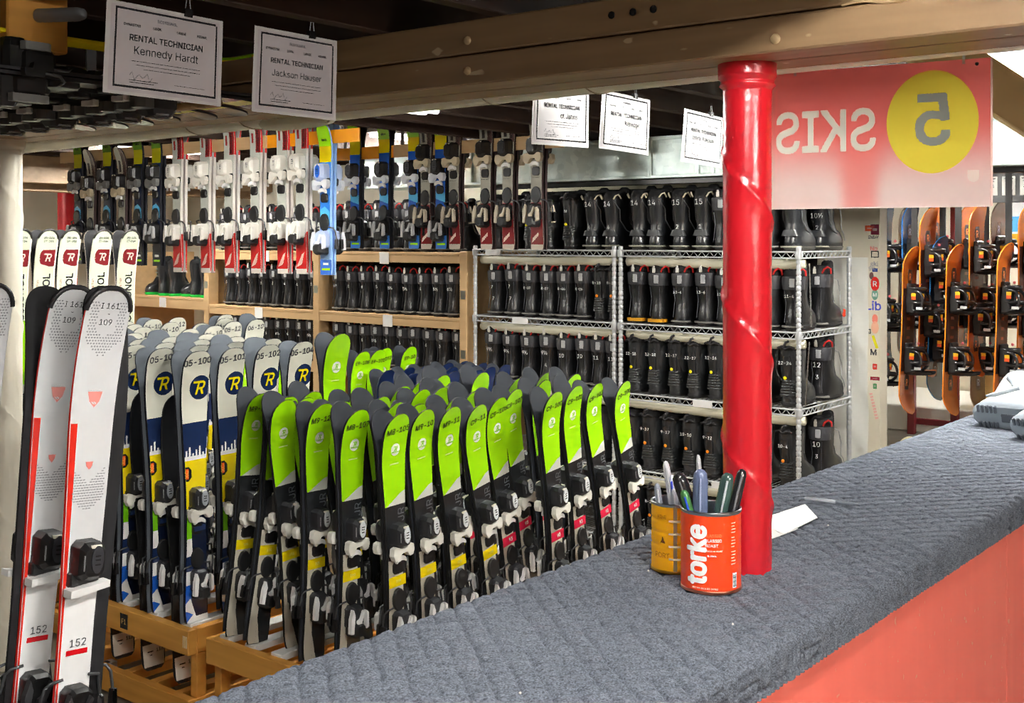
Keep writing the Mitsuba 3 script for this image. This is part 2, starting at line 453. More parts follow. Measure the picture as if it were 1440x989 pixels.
# ---- counter
def counter():
    k = thing('service_counter', 'long service counter with quilted grey carpet top and red painted front', 'counter')
    x0, x1, y0, y1, zt = -1.537, -0.925, -0.6, 5.7, 0.94
    # profile across: from the left lower lip over the top to the front lower lip
    prof, r, lip = [], 0.022, 0.078
    prof.append((x0, zt - lip))
    for a in np.linspace(0, 90, 6):
        prof.append((x0 + r - r * math.cos(math.radians(a)), zt - r + r * math.sin(math.radians(a))))
    top_a = len(prof)
    for x in np.arange(x0 + r + 0.0034, x1 - r, 0.0034):
        prof.append((x, zt))
    for a in np.linspace(90, 0, 6):
        prof.append((x1 - r + r * math.cos(math.radians(a)), zt - r + r * math.sin(math.radians(a))))
    for z in np.arange(zt - r - 0.005, zt - lip - 0.001, -0.0036):
        prof.append((x1, z))
    prof = np.array(prof)
    ln = np.r_[0, np.cumsum(np.linalg.norm(np.diff(prof, axis=0), axis=1))]
    ys = np.r_[np.arange(y0, .7, .0065), np.arange(.7, 4.9, .0034), np.arange(4.9, y1, .0065)]
    tang = np.gradient(prof, axis=0)
    nrm = np.stack([-tang[:, 1], tang[:, 0]], 1)
    nrm /= np.linalg.norm(nrm, axis=1, keepdims=True)
    Y, L = np.meshgrid(ys, ln, indexing='ij')
    a1 = 0.77 * L - 0.64 * Y
    a2 = 0.64 * L + 0.77 * Y
    w = 0.006 * (meshkit.noise(np.stack([L * 18, Y * 18, 0 * L], -1), 1) - 0.5)
    s = 0.043

    def groove(c):
        d = np.abs(((c + w) / s + 0.5) % 1 - 0.5) * s
        return np.exp(-(d / 0.0040) ** 2)
    dash1 = np.clip((meshkit.noise(np.stack([a1 * 30, a2 * 11, 0 * L + 3], -1), 2) - 0.05) * 3, .25, 1)
    dash2 = np.clip((meshkit.noise(np.stack([a1 * 11, a2 * 30, 0 * L + 7], -1), 4) - 0.05) * 3, .25, 1)
    h = -np.maximum(.0115 * groove(a1) * dash1, .0062 * groove(a2) * dash2)
    # over the front lip the cuts run straight down, in short broken lengths
    lf = ln[-1] - lip
    e = np.clip((L - lf) / .02, 0, 1)
    vert = np.exp(-((np.abs(((Y + .004 * (meshkit.noise(np.stack([L * 60, Y * 20, 0 * L + 2], -1), 11) - .5)) / .017 + .5) % 1 - .5) * .017) / .0028) ** 2) * np.clip((meshkit.noise(np.stack([L * 38, Y * 70, 0 * L + 5], -1), 12) - .30) * 5, 0, 1)
    horz = np.exp(-((np.abs(((L - lf) / .021 + .5) % 1 - .5) * .021) / .0022) ** 2) * np.clip((meshkit.noise(np.stack([L * 20, Y * 40, 0 * L + 9], -1), 13) - .5) * 6, 0, 1)
    h = h * (1 - e) - e * .0095 * np.maximum(vert, horz)
    h += 0.0017 * (meshkit.noise(np.stack([L * 170, Y * 160, 0 * L], -1), 6) - 0.5)
    h += 0.0014 * (meshkit.noise(np.stack([L * 60, Y * 60, 0 * L], -1), 8) - 0.5)
    V = np.stack([prof[None, :, 0] + h * nrm[None, :, 0], Y, prof[None, :, 1] + h * nrm[None, :, 1]], -1)
    ny, nx = Y.shape
    i, j = np.meshgrid(np.arange(ny - 1), np.arange(nx - 1), indexing='ij')
    a, b, c, d = (i * nx + j).ravel(), (i * nx + j + 1).ravel(), ((i + 1) * nx + j + 1).ravel(), ((i + 1) * nx + j).ravel()
    F = np.vstack([np.stack([a, c, b], 1), np.stack([a, d, c], 1)])
    # make normals face outward (up)
    if np.cross(V.reshape(-1, 3)[F[0, 1]] - V.reshape(-1, 3)[F[0, 0]], V.reshape(-1, 3)[F[0, 2]] - V.reshape(-1, 3)[F[0, 0]])[0] > 0:
        F = F[:, ::-1]
    ctr = V.reshape(-1, 3)[F].mean(1)
    F = F[np.hypot(ctr[:, 0] + 1.200, ctr[:, 1] - 2.325) > .0515]          # the carpet is cut out around the column
    put(k, 'carpet_top', M().add((V.reshape(-1, 3), F), (1, 1, 1), True).ply('m_carpet'), None, 'heather grey carpet with a quilted groove pattern')
    put(k, 'underlay', M().add(extrude(sbox(x0 + 0.03, y0, x1 - 0.03, y1).difference(Point(-1.2, 2.325).buffer(.064, 16)), .045, zt - .075), lin(90, 70, 50)).ply('m_matte'))
    for ya, yb in ((-0.6, 1.1), (1.103, 3.34), (3.343, 5.65)):
        put(k, 'front_panel', M().add(box(x1 - 0.045, x1 - 0.018, ya, yb, 0.0, zt - 0.06, 0.002), (1, 1, 1)).ply('m_redwall'), None, 'red painted board front')
    put(k, 'back_or_shade_panel', M().add(box(x0 + 0.03, x0 + 0.05, y0, 5.65, 0, zt - 0.06), lin(120, 84, 60)).ply('m_matte'))
    return k


counter()


# ---- fluorescent lamps: the seen ones, unseen ones and added fill
def batten(i, x, y0, y1, z, power, far):
    k = thing('seen_or_unseen_lamp', 'fluorescent batten under the joists, ' + ['behind the navy hanging skis', 'glowing behind the lime tipped hanging skis', 'bright at the upper right beyond the sign', 'in front of the beam, right of the viewer', 'behind the viewer',
              'over the far cart, hidden by the beam', 'over the snowboard rack', 'right of the snowboard rack', 'over the lime skis, hidden by the beam', 'over the white bench behind the snowboards', 'beyond the wall at the left', 'in the far left corner', 'over the big white skis'][i], 'lamp')
    top = 2.2 if z < 2.19 else 2.42
    wide = 2.6 if i == 2 else 1.0
    put(k, 'housing', M().add(box(x - 0.06 * wide, x + 0.06 * wide, y0, y1, z + 0.014, top, 0.004), WHITE).ply('m_satin'))
    if top < 2.3:
        for yy in (y0 + .1, y1 - .1):
            put(k, 'hanger', M().add(box(x - .01, x + .01, yy - .004, yy + .004, 2.19, 2.4205), SILVER).ply('m_satin'))
    for s in (-1, 1):
        e = M().add(cyl((x + s * 0.032 * wide, y0 + 0.02, z), (x + s * 0.032 * wide, y1 - 0.02, z), 0.013 * wide ** .8, 8), WHITE, True).ply('m_satin')
        e['emitter'] = {'type': 'area', 'radiance': rgb(LAMP_TINT * power)}
        put(k, 'tube', e)


for i, b in enumerate(BATTENS):
    batten(i, *b, False)


# ================================================================== SKIS
LIME, LIME2 = lin(166, 232, 12), lin(140, 210, 10)
NAVY, BLUE, YEL, ORANGE = lin(22, 40, 78), lin(30, 92, 190), lin(238, 214, 10), lin(236, 90, 24)
GREYB, SILVB = lin(38, 42, 49), lin(84, 90, 98)
PINK, RED, MAROON = lin(226, 40, 74), lin(214, 36, 38), lin(104, 28, 34)
STRIP, LGREY = lin(190, 184, 168), lin(206, 208, 212)
IVORY = lin(232, 230, 214)


class Ski:
    """Local frame: x across, y out of the top sheet, z along from the tail; pictures are laid out in (t, s), t to the right seen from the top sheet."""

    def __init__(self, L, tip=0.05, waist=0.036, tail=0.045, rocker=0.045, round_tail=0.0, sharp=2.1, thick=0.0095):
        self.L, self.rk, self.th = L, rocker, thick
        z = np.array([0, .02, .06, .25, .45, .65, .82, .92, 1.0])
        w = np.array([tail * (0.62 if round_tail else .9), tail * .96, tail, waist + .3 * (tail - waist), waist, waist + .45 * (tip - waist), tip * .97, tip, tip * .99])
        from scipy.interpolate import PchipInterpolator
        self._w = PchipInterpolator(z * L, w)
        self.a = min(1.15 * tip, 0.09)
        self.sharp = sharp
        self.st = np.unique(np.r_[0, .012, .03, np.linspace(.06, .72, 7), np.linspace(.76, 1 - self.a / L, 7), 1 - self.a / L * (1 - np.sin(np.linspace(.1, .995, 9) * np.pi / 2))]) * L

    def w(self, s):
        s = np.asarray(s, float)
        u = np.clip((s - (self.L - self.a)) / self.a, 0, 1)
        return self._w(np.clip(s, 0, self.L)) * np.maximum(1 - u ** self.sharp, 0) ** (1 / self.sharp)

    def n(self, s):
        L = self.L
        s = np.asarray(s, float)
        return self.rk * np.clip((s - .78 * L) / (.22 * L), 0, 1) ** 2 + .004 * np.clip((.05 * L - s) / (.05 * L), 0, 1) ** 2

    def t(self, s):
        s = np.asarray(s, float) / self.L
        return self.th * (0.45 + 0.55 * np.clip(np.minimum(s / .3, (1 - s) / .35), 0, 1))

    def outline(self):
        s = self.st
        w = np.maximum(self.w(s), 1e-4)
        return Polygon(np.r_[np.c_[w, s], np.c_[-w[::-1], s[::-1]]]).buffer(0)

    def core(self, side, side2, base, top):
        """Body: top, base and two side walls; side on the left (negative t), side2 on the right."""
        s, w, n, t = self.st, np.maximum(self.w(self.st), 4e-4), self.n(self.st), self.t(self.st)
        m = M()
        P = lambda tt, y: np.c_[-tt, y, s]
        lb, lt, rb, rt = P(-w, n), P(-w, n + t), P(w, n), P(w, n + t)
        k = len(s)

        def strip(a, b):
            v = np.vstack([a, b])
            i = np.arange(k - 1)
            return v, np.vstack([np.stack([i, i + k, i + k + 1], 1), np.stack([i, i + k + 1, i + 1], 1)])
        m.add(strip(rb, rt), side2, True)
        m.add(strip(lt, lb), side, True)
        m.add(strip(rt, lt), top, True)
        m.add(strip(lb, rb), base, True)
        e = [lb[0], rb[0], rt[0], lt[0]]
        m.add((np.array(e), np.array([[0, 1, 2], [0, 2, 3]])), side)
        e = [lb[-1], rb[-1], rt[-1], lt[-1]]
        m.add((np.array(e), np.array([[0, 2, 1], [0, 3, 2]])), side)
        return m

    def lay(self, vf, up=0.0004):
        """Lays flat (t, s, height) geometry on the top sheet."""
        v, f = vf
        s = v[:, 1]
        return np.c_[-v[:, 0], self.n(s) + self.t(s) + up + v[:, 2], s], f

    def decal(self, poly, up=0.0004):
        poly = poly.intersection(self.outline().buffer(-0.0012))
        V, F, n = [], [], 0
        cuts = self.st
        for a, b in zip(cuts[:-1], cuts[1:]):
            q = poly.intersection(sbox(-1, a, 1, b))
            for g in getattr(q, 'geoms', [q]):
                if g.geom_type != 'Polygon' or g.area < 1e-8:
                    continue
                v, f = trimesh.creation.triangulate_polygon(g, engine='earcut')
                V.append(np.c_[v, np.zeros(len(v))])
                F.append(f + n)
                n += len(v)
        if not V:
            return None
        V, F = np.vstack(V), np.vstack(F)
        c = np.cross(V[F[:, 1]] - V[F[:, 0]], V[F[:, 2]] - V[F[:, 0]])[:, 2] < 0
        F[c] = F[c][:, ::-1]
        return self.lay((V, F), up)

    def sheet(self, zones):
        m = M()
        for i, (poly, col) in enumerate(zones):
            if isinstance(poly, tuple) and not hasattr(poly, 'area'):
                kind, s, size, tt, *o = poly
                v, f = text(kind, size, 0.0004, True)
                if o:
                    v = v @ rot([0, 0, 1], o[0]).T
                m.add(self.lay((v + [tt, s, 0], f), 0.0006 + 0.0002 * i), col)
            else:
                m.add(self.decal(poly, 0.0004 + 0.0002 * i), col)
        return m


def P4(*p):
    return Polygon(p)


def circ(t, s, r):
    return Point(t, s).buffer(r, 10)


def rlogo(s, t, h):
    """The slanted letter with its long bar."""
    v, f = text('R', h, 0.0005, True)
    v = v.copy()
    v[:, 0] += 0.25 * v[:, 1]
    b = box(-0.72 * h, 0.25 * h, 0.36 * h, 0.54 * h, 0, 0.0005)
    v2 = np.vstack([v, b[0] + [0, 0, 0]])
    return v2 + [t, s, 0], np.vstack([f, b[1] + len(v)])


# ---- bindings, each laid out on (t, s) and raised along the normal
def binding(sk, s0, wing, lever, oval, body=DARK, sc=1.0, adult=False):
    """Returns the parts of a toe and heel binding around the place s0 of the toe housing."""
    def up(vf, s):
        v, f = vf
        b = float(sk.n(s) + sk.t(s))
        return np.c_[-v[:, 0] * sc, v[:, 2] * sc + b + 0.0003, v[:, 1] * sc + s], f
    oct_ = lambda w, a, b, c: Polygon([(-w + c, a), (w - c, a), (w, a + c), (w, b - c), (w - c, b), (-w + c, b), (-w, b - c), (-w, a + c)])
    o = {}
    m = M().add(up(tapered(oct_(.030, -.040, .042, .012), 0, .050, .72), s0), body, False)
    m.add(up(tapered(oct_(.034, -.060, -.02, .008), 0, .018, .9), s0), RUB)
    o['toe_binding'] = m
    pl = M().add(up(extrude(affinity.scale(Point(.004, .006).buffer(1, 10), .014, .029), .004, .0495), s0), oval)
    for dy in (-.006, .004, .012):
        pl.add(up(extrude(sbox(-.002, dy, .010, dy + .003), .001, .0535), s0), BLACK)
    pl.add(up(extrude(sbox(-.024, -.016, -.017, .016), .004, .045), s0), lin(130, 132, 134))
    pl.add(up(extrude(sbox(-.010, .030, .012, .036), .006, .046), s0), CREAM)
    o['scale_plate'] = pl
    wp = Polygon([(-.046, -.036), (-.030, -.032), (-.010, -.042), (.012, -.042), (.032, -.030), (.048, -.034), (.052, -.052), (.046, -.070), (.030, -.074), (.016, -.056), (-.010, -.058), (-.024, -.080), (-.040, -.080), (-.050, -.060)])
    o['wing'] = M().add(up(extrude(wp, .022, .016), s0), wing)
    cr = affinity.scale(Point(0, 0).buffer(1, 12), .024, .018).difference(affinity.translate(affinity.scale(Point(0, 0).buffer(1, 12), .026, .016), 0, -.014))
    if adult:
        o['wing'] = M().add(up(extrude(Polygon([(-.044, -.072), (.046, -.058), (.046, -.044), (-.044, -.056)]), .03, .010), s0), wing)
    o['release_tab'] = M().add(up(extrude(affinity.translate(cr, .002, -.088), .012, .012), s0), WHITE)
    pad = M().add(up(tapered(oct_(.022, -.135, -.094, .008), 0, .010, .9), s0), BLACK)
    o['boot_pad'] = pad
    o['sole_pad'] = M().add(up(tapered(affinity.translate(affinity.scale(Point(0, 0).buffer(1, 7), .028, .040), 0, -.224), 0, .012, .9), s0), RUB)
    h = M().add(up(tapered(oct_(.030, -.345, -.262, .012), 0, .040, .8), s0), body)
    h.add(up(tapered(oct_(.024, -.372, -.318, .010), 0, .058, .7), s0), RUB)
    o['heel_binding'] = h
    lv = M()
    for q in ([(-.044, -.350), (-.030, -.352), (-.024, -.290), (-.032, -.268), (-.042, -.300)], [(-.014, -.345), (-.006, -.352), (.000, -.335), (.012, -.340), (.014, -.325), (.008, -.318), (.022, -.285), (.016, -.278), (.002, -.306), (-.010, -.312), (-.012, -.330)], [(.030, -.345), (.042, -.340), (.040, -.290), (.030, -.280)]):
        lv.add(up(extrude(Polygon(q), .016, .034), s0), lever)
    o['heel_lever'] = lv
    for sd in (-1, 1):
        b = M()
        b.add(up(tube([(sd * .03, -.245, .010), (sd * .056, -.250, .006), (sd * .062, -.262, -.004), (sd * .070, -.305, -.006)], .0035, 6), s0), lin(60, 62, 64), True)
        b.add(up(tapered(Polygon([(sd * .064, -.345), (sd * .080, -.345), (sd * .076, -.300), (sd * .066, -.300)]), -.012, .004, .9), s0), BLACK)
        o['brake' if sd < 0 else 'brake_001'] = b
    if adult:
        for q in ('release_tab', 'boot_pad', 'sole_pad'):
            del o[q]
    return o


_design = {}


def ski_parts(name):
    """Part name -> (shape dict, label) of a ski design, built once."""
    if name in _design:
        return _design[name]
    out = {}
    if name.startswith('lime'):                                         # junior rental, lime tip
        band, pale = {'y': (YEL, False), 'p': (PINK, True)}[name[-1]]
        sk = Ski(0.80, .051, .036, .045, .042)
        L = sk.L
        z = [(sbox(-1, 0, 1, 1), lin(30, 32, 35)), (sbox(-1, .66 * L, 1, 2), LIME), (P4((-.1, .655 * L), (.1, .655 * L), (.1, .722 * L), (-.1, .655 * L + .0)), lin(208, 212, 200)),
             (P4((-.1, .655 * L), (-.036, .655 * L), (.052, .715 * L), (.1, .74 * L), (.1, 1), (-.1, 1)), LIME),
             (circ(.004, .862 * L, .0185), lin(240, 244, 226)), (sbox(-.016, .806 * L, .020, .8105 * L), lin(214, 240, 150)),
             (sbox(-.1, .0, -.012, .455 * L), STRIP), (P4((-.012, 0), (.004, 0), (-.004, .06 * L), (-.012, .10 * L)), STRIP), (sbox(-.012, .25 * L, .024, .40 * L), lin(206, 200, 184)),
             (sbox(-.1, .352 * L, .1, .392 * L), band)]
        m = sk.sheet(z)
        m.add(sk.lay(rlogo(.866 * L, .005, .013), .003), LIME2)
        m.add(sk.lay(xf(text('ROSSIGNOL', .0042, .0004, True), t=(.004, .853 * L, 0)), .003), LIME2)
        if pale:
            m.add(sk.lay(xf(text('93', .012, .0004, True), t=(.006, .372 * L, 0)), .003), WHITE)
        else:
            m.add(sk.lay(xf(text('100', .008, .0004), t=(.004, .372 * L, 0)), .003), lin(250, 240, 140))
        # slanted outline lettering running up the black middle
        m.add(sk.lay(xf(text('XP JR', .026, .0004), rot([0, 0, 1], 90), (.022, .58 * L, 0)), .002), lin(92, 96, 100))
        core = sk.core(lin(26, 27, 29), lin(26, 27, 29), GREYB, lin(30, 32, 35))
        bi = binding(sk, .545 * L, lin(238, 236, 226), WHITE, lin(226, 230, 232), sc=.86)
    elif name == 'blue':
        sk = Ski(0.93, .056, .040, .048, .036, sharp=2.7)
        L = sk.L
        z = [(sbox(-1, 0, 1, 2), NAVY * .35), (sbox(-1, .73 * L, 1, 2), lin(228, 228, 212)), (sbox(-1, .60 * L, 1, .735 * L), NAVY), (circ(.020, .862 * L, .042), NAVY),
             (sbox(-1, .42 * L, 1, .605 * L), YEL), (sbox(-1, .597 * L, 1, .612 * L), WHITE)]
        z += [(sbox(-.054 + i * .0135, .608 * L, -.047 + i * .0135, (.622 + .012 * ((i * 7) % 3)) * L), WHITE) for i in range(8)]
        z += [(P4((-.054, .575 * L), (-.030, .575 * L), (-.018, .562 * L), (-.018, .535 * L), (-.030, .522 * L), (-.054, .522 * L)), BLACK), (P4((-.050, .568 * L), (-.030, .568 * L), (-.030, .530 * L), (-.050, .530 * L)), ORANGE),
              (sbox(-.1, .40 * L, -.020, .42 * L), WHITE), (sbox(-.1, .31 * L, -.020, .40 * L), lin(120, 200, 20)), (P4((-.1, .31 * L), (-.020, .31 * L), (-.016, .23 * L), (-.1, .27 * L)), WHITE),
              (sbox(-.1, .165 * L, -.016, .245 * L), NAVY), (sbox(-.1, .13 * L, -.022, .19 * L), WHITE), (P4((-.1, .07 * L), (-.022, .07 * L), (-.022, .14 * L), (-.1, .14 * L)), BLUE),
              (P4((-.1, .0), (.1, 0), (.1, .02 * L), (-.004, .02 * L), (-.026, .09 * L), (-.05, .07 * L), (-.1, .05 * L)), WHITE), (P4((-.05, .0), (-.016, .028 * L), (-.05, .05 * L)), BLUE)]
        m = sk.sheet(z)
        m.add(sk.lay(rlogo(.862 * L, .020, .044), .006), YEL)
        m.add(sk.lay(xf(text('XC', .014, .0004, True), rot([0, 0, 1], 90), (-.040, .549 * L, 0)), .006), lin(250, 190, 90))
        core = sk.core(lin(24, 26, 34), lin(24, 26, 34), SILVB, NAVY * .35)
        bi = binding(sk, .455 * L, lin(232, 230, 220), WHITE, lin(160, 166, 172), sc=.92)
        out['badge'] = M().add(sk.lay(extrude(sbox(-.016, .335 * L, .030, .352 * L), .012), .002), lin(24, 44, 84))
    elif name == 'front':
        sk = Ski(1.55, .058, .042, .053, .050, sharp=2.3)
        L = sk.L
        z = [(sbox(-1, 0, 1, 2), lin(238, 238, 238)), (sbox(-1, .62 * L, 1, 2), lin(214, 215, 217)), (sbox(-1, .55 * L, 1, .622 * L), lin(226, 227, 228))]
        bl = lin(150, 152, 156)
        for r in range(20):
            for c in range(13):
                tt = -.044 + c * .0072 + (r % 2) * .0036
                ss = 1.515 - r * .0068
                if abs(tt) > .05 or ss - 1.395 < abs(tt) * -.55 or ss < 1.385 + .9 * abs(tt) - .0 or (abs(tt) < .026 and ss > 1.437 + .45 * abs(tt)):
                    continue
                z.append((sbox(tt - .0022, ss - .0018, tt + .0022, ss + .0018), bl))
        for r in range(17):
            for c in range(11):
                tt = -.036 + c * .0072 + (r % 2) * .0036
                ss = 1.135 - r * .0060
                if ss < 1.03 + .75 * abs(tt) or ss > 1.097 + .85 * abs(tt):
                    continue
                z.append((sbox(tt - .0028, ss - .0013, tt + .0028, ss + .0013), bl))
        sc_ = lambda pts, c: P4(*[(t * .72, c + (q - c) * .72) for t, q in pts])
        z += [(sc_(((-.026, 1.315), (.026, 1.315), (.018, 1.284), (0, 1.264), (-.018, 1.284)), 1.29), lin(234, 150, 142)), (sc_(((-.022, 1.306), (.022, 1.306), (.014, 1.285), (0, 1.269), (-.014, 1.285)), 1.29), lin(226, 222, 222)),
              (sc_(((-.013, 1.300), (-.002, 1.288), (.013, 1.304), (.004, 1.282), (0, 1.276), (-.006, 1.282)), 1.29), lin(214, 50, 44)),
              (sc_(((-.013, 1.150), (.013, 1.150), (.010, 1.136), (0, 1.124), (-.010, 1.136)), 1.137), lin(226, 130, 120)),
              (sbox(-.1, .0, -.037, 1.235), lin(222, 46, 34)), (sbox(-.024, .708, .030, .720), lin(216, 20, 34))]
        for i in range(4):
            z.append((sbox(-.010, .935 + i * .009, .010, .940 + i * .009), lin(140, 142, 146)))
        m = sk.sheet(z[:3])
        for q, (poly, col) in enumerate(z[3:]):
            m.add(sk.decal(poly, .0012 + .000002 * q), col)
        m.add(sk.lay(xf(text('152', .017, .0004), t=(.004, .735, 0)), .002), lin(70, 72, 76))
        m.add(sk.lay(xf(text('ROSSIGNOL', .0042, .0004), t=(0, 1.3115, 0)), .002), lin(240, 236, 236))
        for i, tx in enumerate(('I 161', '-', '109')):
            m.add(sk.lay(xf(text(tx, .0135, .0004), t=(.002 - .004 * (i == 2), 1.508 - .019 * i, 0)), .002), lin(40, 40, 46))
        core = sk.core(lin(226, 40, 32), lin(26, 26, 28), lin(28, 28, 30), lin(200, 200, 204))
        bi = binding(sk, .925, lin(232, 232, 230), lin(60, 60, 62), lin(50, 52, 56), BLACK, 1.08, True)
        out['tip_guard'] = M().add(tube([(sk.w(s) * q, sk.n(s) + .004, s) for s, q in [(1.47 + .0795 * math.sin(a), c) for a, c in zip(np.r_[np.linspace(.35, 1.5, 8), np.linspace(1.5, .35, 8)], np.r_[-np.ones(8), np.ones(8)])]], .0065, 6), lin(34, 34, 36), True)
    elif name == 'red':                                                 # hanging, white with red ends
        sk = Ski(0.86, .046, .036, .042, .04, thick=.017)
        L = sk.L
        z = [(sbox(-1, 0, 1, 2), lin(196, 198, 188)), (sbox(.004, .74 * L, 1, .97 * L), lin(150, 40, 40)), (sbox(-1, .012 * L, 1, .24 * L), lin(196, 40, 40)), (sbox(-1, .0, 1, .03 * L), lin(220, 210, 200)), (sbox(-.030, .80 * L, -.014, .86 * L), lin(160, 44, 44))]
        m = sk.sheet(z)
        for i in range(5):
            m.add(sk.decal(P4((-.036 + .008 * i, .04 * L + .012 * i), (-.026 + .008 * i, .06 * L + .012 * i), (.012 + .004 * i, .075 * L + .012 * i), (.0 + .004 * i, .055 * L + .012 * i)), .002), lin(236, 190, 176))
        m.add(sk.lay(xf(text('ROSSIGNOL', .017, .0004, True), rot([0, 0, 1], 90), (.020, .83 * L, 0)), .002), lin(30, 30, 32))
        core = sk.core(lin(240, 236, 228), lin(240, 236, 228), lin(200, 190, 186), lin(196, 198, 188))
        # the white side wall turns red at both ends
        for sd in (-1, 1):
            for a, b in ((.01, .25), (.74, .93)):
                ss = np.linspace(a, b, 9) * L
                v = np.vstack([np.c_[-sd * (sk.w(ss) + .0006), sk.n(ss) + .001, ss], np.c_[-sd * (sk.w(ss) + .0006), sk.n(ss) + sk.t(ss) - .001, ss]])
                i = np.arange(8)
                f = np.vstack([np.stack([i, i + 9, i + 10], 1), np.stack([i, i + 10, i + 1], 1)])
                core.add((v, f if sd > 0 else f[:, ::-1]), RED)
        bi = binding(sk, .655 * L, lin(240, 236, 226), lin(236, 234, 226), lin(226, 222, 212), lin(232, 228, 218), 1.12)
    elif name == 'brown':
        sk = Ski(0.74, .046, .034, .042, .05, thick=.017)
        L = sk.L
        z = [(sbox(-1, 0, 1, 2), lin(168, 166, 152)), (sbox(.010, .76 * L, 1, .99 * L), lin(88, 62, 58)), (sbox(-1, .012, 1, .33 * L), lin(120, 30, 34)), (sbox(-1, .0, 1, .04 * L), lin(196, 184, 170)), (sbox(-.026, .80 * L, -.006, .89 * L), lin(50, 46, 46)), (sbox(-.03, .502 * L, .02, .505 * L), lin(70, 70, 66))]
        m = sk.sheet(z)
        for i in range(4):
            m.add(sk.decal(P4((-.034 + .010 * i, .05 * L + .010 * i), (-.026 + .010 * i, .085 * L + .008 * i), (-.012 + .008 * i, .09 * L + .008 * i), (-.020 + .010 * i, .06 * L + .008 * i)), .002), lin(226, 200, 184))
        m.add(sk.lay(xf(text('ROSSIGNOL', .015, .0004, True), rot([0, 0, 1], 90), (.024, .87 * L, 0)), .002), lin(30, 26, 26))
        core = sk.core(lin(60, 44, 44), lin(60, 44, 44), lin(36, 26, 26), lin(168, 166, 152))
        bi = binding(sk, .72 * L, lin(206, 190, 160), lin(196, 184, 164), lin(30, 30, 30), lin(30, 28, 28), 1.12)
    elif name in ('skyblue', 'navy', 'royal'):
        sk = Ski({'skyblue': .74, 'navy': .80, 'royal': .76}[name], .046, .036, .042, .04, thick=.014)
        L = sk.L
        up, low, tailc = {'skyblue': (BLUE, lin(24, 26, 32), lin(60, 130, 210)), 'navy': (NAVY * .6, lin(24, 26, 34), lin(40, 44, 50)), 'royal': (lin(50, 130, 220), lin(150, 190, 240), lin(60, 110, 200))}[name]
        z = [(sbox(-1, 0, 1, 2), low), (sbox(-1, .30 * L, 1, .76 * L), up), (sbox(-1, .84 * L, 1, 2), LIME if name != 'navy' else lin(92, 140, 30)), (sbox(-1, .74 * L, 1, .845 * L), YEL if name != 'navy' else lin(200, 190, 30)),
             (P4((-.05, .42 * L), (.0, .45 * L), (.05, .40 * L), (.05, .34 * L), (-.05, .38 * L)), lin(90, 190, 236)), (sbox(-1, .0, 1, .10 * L), tailc), (sbox(-.03, .03 * L, .03, .048 * L), LIME), (sbox(-.02, .065 * L, .02, .08 * L), WHITE)]
        m = sk.sheet(z)
        m.add(sk.lay(xf(text('MAX', .012, .0004, True), t=(0, .885 * L, 0)), .002), lin(30, 60, 30))
        core = sk.core(low * 1.2, low * 1.2, low, low)
        wc_ = lin(226, 230, 236) if name != 'navy' else lin(120, 122, 120)
        bi = binding(sk, (.61 if name == 'skyblue' else .67) * L, wc_, lin(230, 232, 236) if name == 'royal' else lin(190, 190, 190), lin(60, 62, 66) if name != 'royal' else BLUE, BLACK if name != 'royal' else lin(180, 196, 230), 1.1)
    elif name == 'tall':                                                # long touring-size white ski with a maroon roundel
        sk = Ski(1.36, .052, .042, .048, .05)
        L = sk.L
        z = [(sbox(-1, 0, 1, 2), lin(196, 202, 178)), (circ(.018, .905 * L, .050), MAROON), (sbox(.044, 0, 1, .97 * L), lin(240, 226, 210))]
        m = sk.sheet(z)
        m.add(sk.lay(rlogo(.905 * L, .014, .034), .002), lin(214, 190, 180))
        m.add(sk.lay(xf(text('ROSSIGNOL', .034, .0004, True), rot([0, 0, 1], 90), (.010, .75 * L, 0)), .002), lin(28, 28, 30))
        m.add(sk.lay(xf(text('Chica Fun', .012, .0004), rot([0, 0, 1], 90), (-.034, .80 * L, 0)), .002), lin(150, 60, 50))
        for i, tx in enumerate(('20-104', '17-104')):
            m.add(sk.lay(xf(text(tx, .0095, .0004, True), t=(.002, (.972 - .012 * i) * L, 0)), .004), lin(40, 40, 44))
        core = sk.core(lin(236, 232, 224), lin(226, 216, 204), lin(40, 40, 42), lin(196, 202, 178))
        bi = binding(sk, .52 * L, CREAM, WHITE, SILVER)
        out['tip_guard'] = M().add(tube([(q * sk.w(s), sk.n(s) + .004, s) for s, q in ((1.318, -1), (1.335, -1), (1.35, -1), (1.357, -.9), (1.3595, 0), (1.357, .9), (1.35, 1), (1.335, 1), (1.318, 1))], .0055, 6), lin(40, 38, 36), True)
    elif name == 'dark':                                                # small dark blue ski
        sk = Ski(0.72, .050, .036, .044, .045, sharp=2.3)
        L = sk.L
        z = [(sbox(-1, 0, 1, 2), lin(26, 32, 48)), (sbox(-1, .74 * L, 1, 2), lin(26, 44, 86)), (circ(.006, .88 * L, .014), lin(90, 130, 180)), (sbox(-.02, .80 * L, .03, .83 * L), YEL)]
        m = sk.sheet(z)
        core = sk.core(lin(30, 34, 44), lin(30, 34, 44), GREYB, lin(26, 32, 48))
        bi = binding(sk, .545 * L, lin(230, 230, 226), WHITE, SILVER, sc=.84)
    elif name == 'tail116':                                             # black ski with a white tail panel
        sk = Ski(1.0, .050, .038, .048, .045, round_tail=1)
        L = sk.L
        z = [(sbox(-1, 0, 1, 2), lin(28, 29, 31)), (P4((-.041, .012), (.041, .012), (.046, .09), (-.044, .09)), lin(232, 228, 214)), (sbox(-.024, .062, .0, .066), BLACK), (sbox(-.016, .050, -.004, .053), BLACK)]
        m = sk.sheet(z)
        m.add(sk.lay(xf(text('116', .012, .0004, True), t=(.026, .066, 0)), .002), BLACK)
        m.add(sk.lay(xf(text('no', .034, .0004, True), t=(-.004, .128, 0)), .002), YEL)
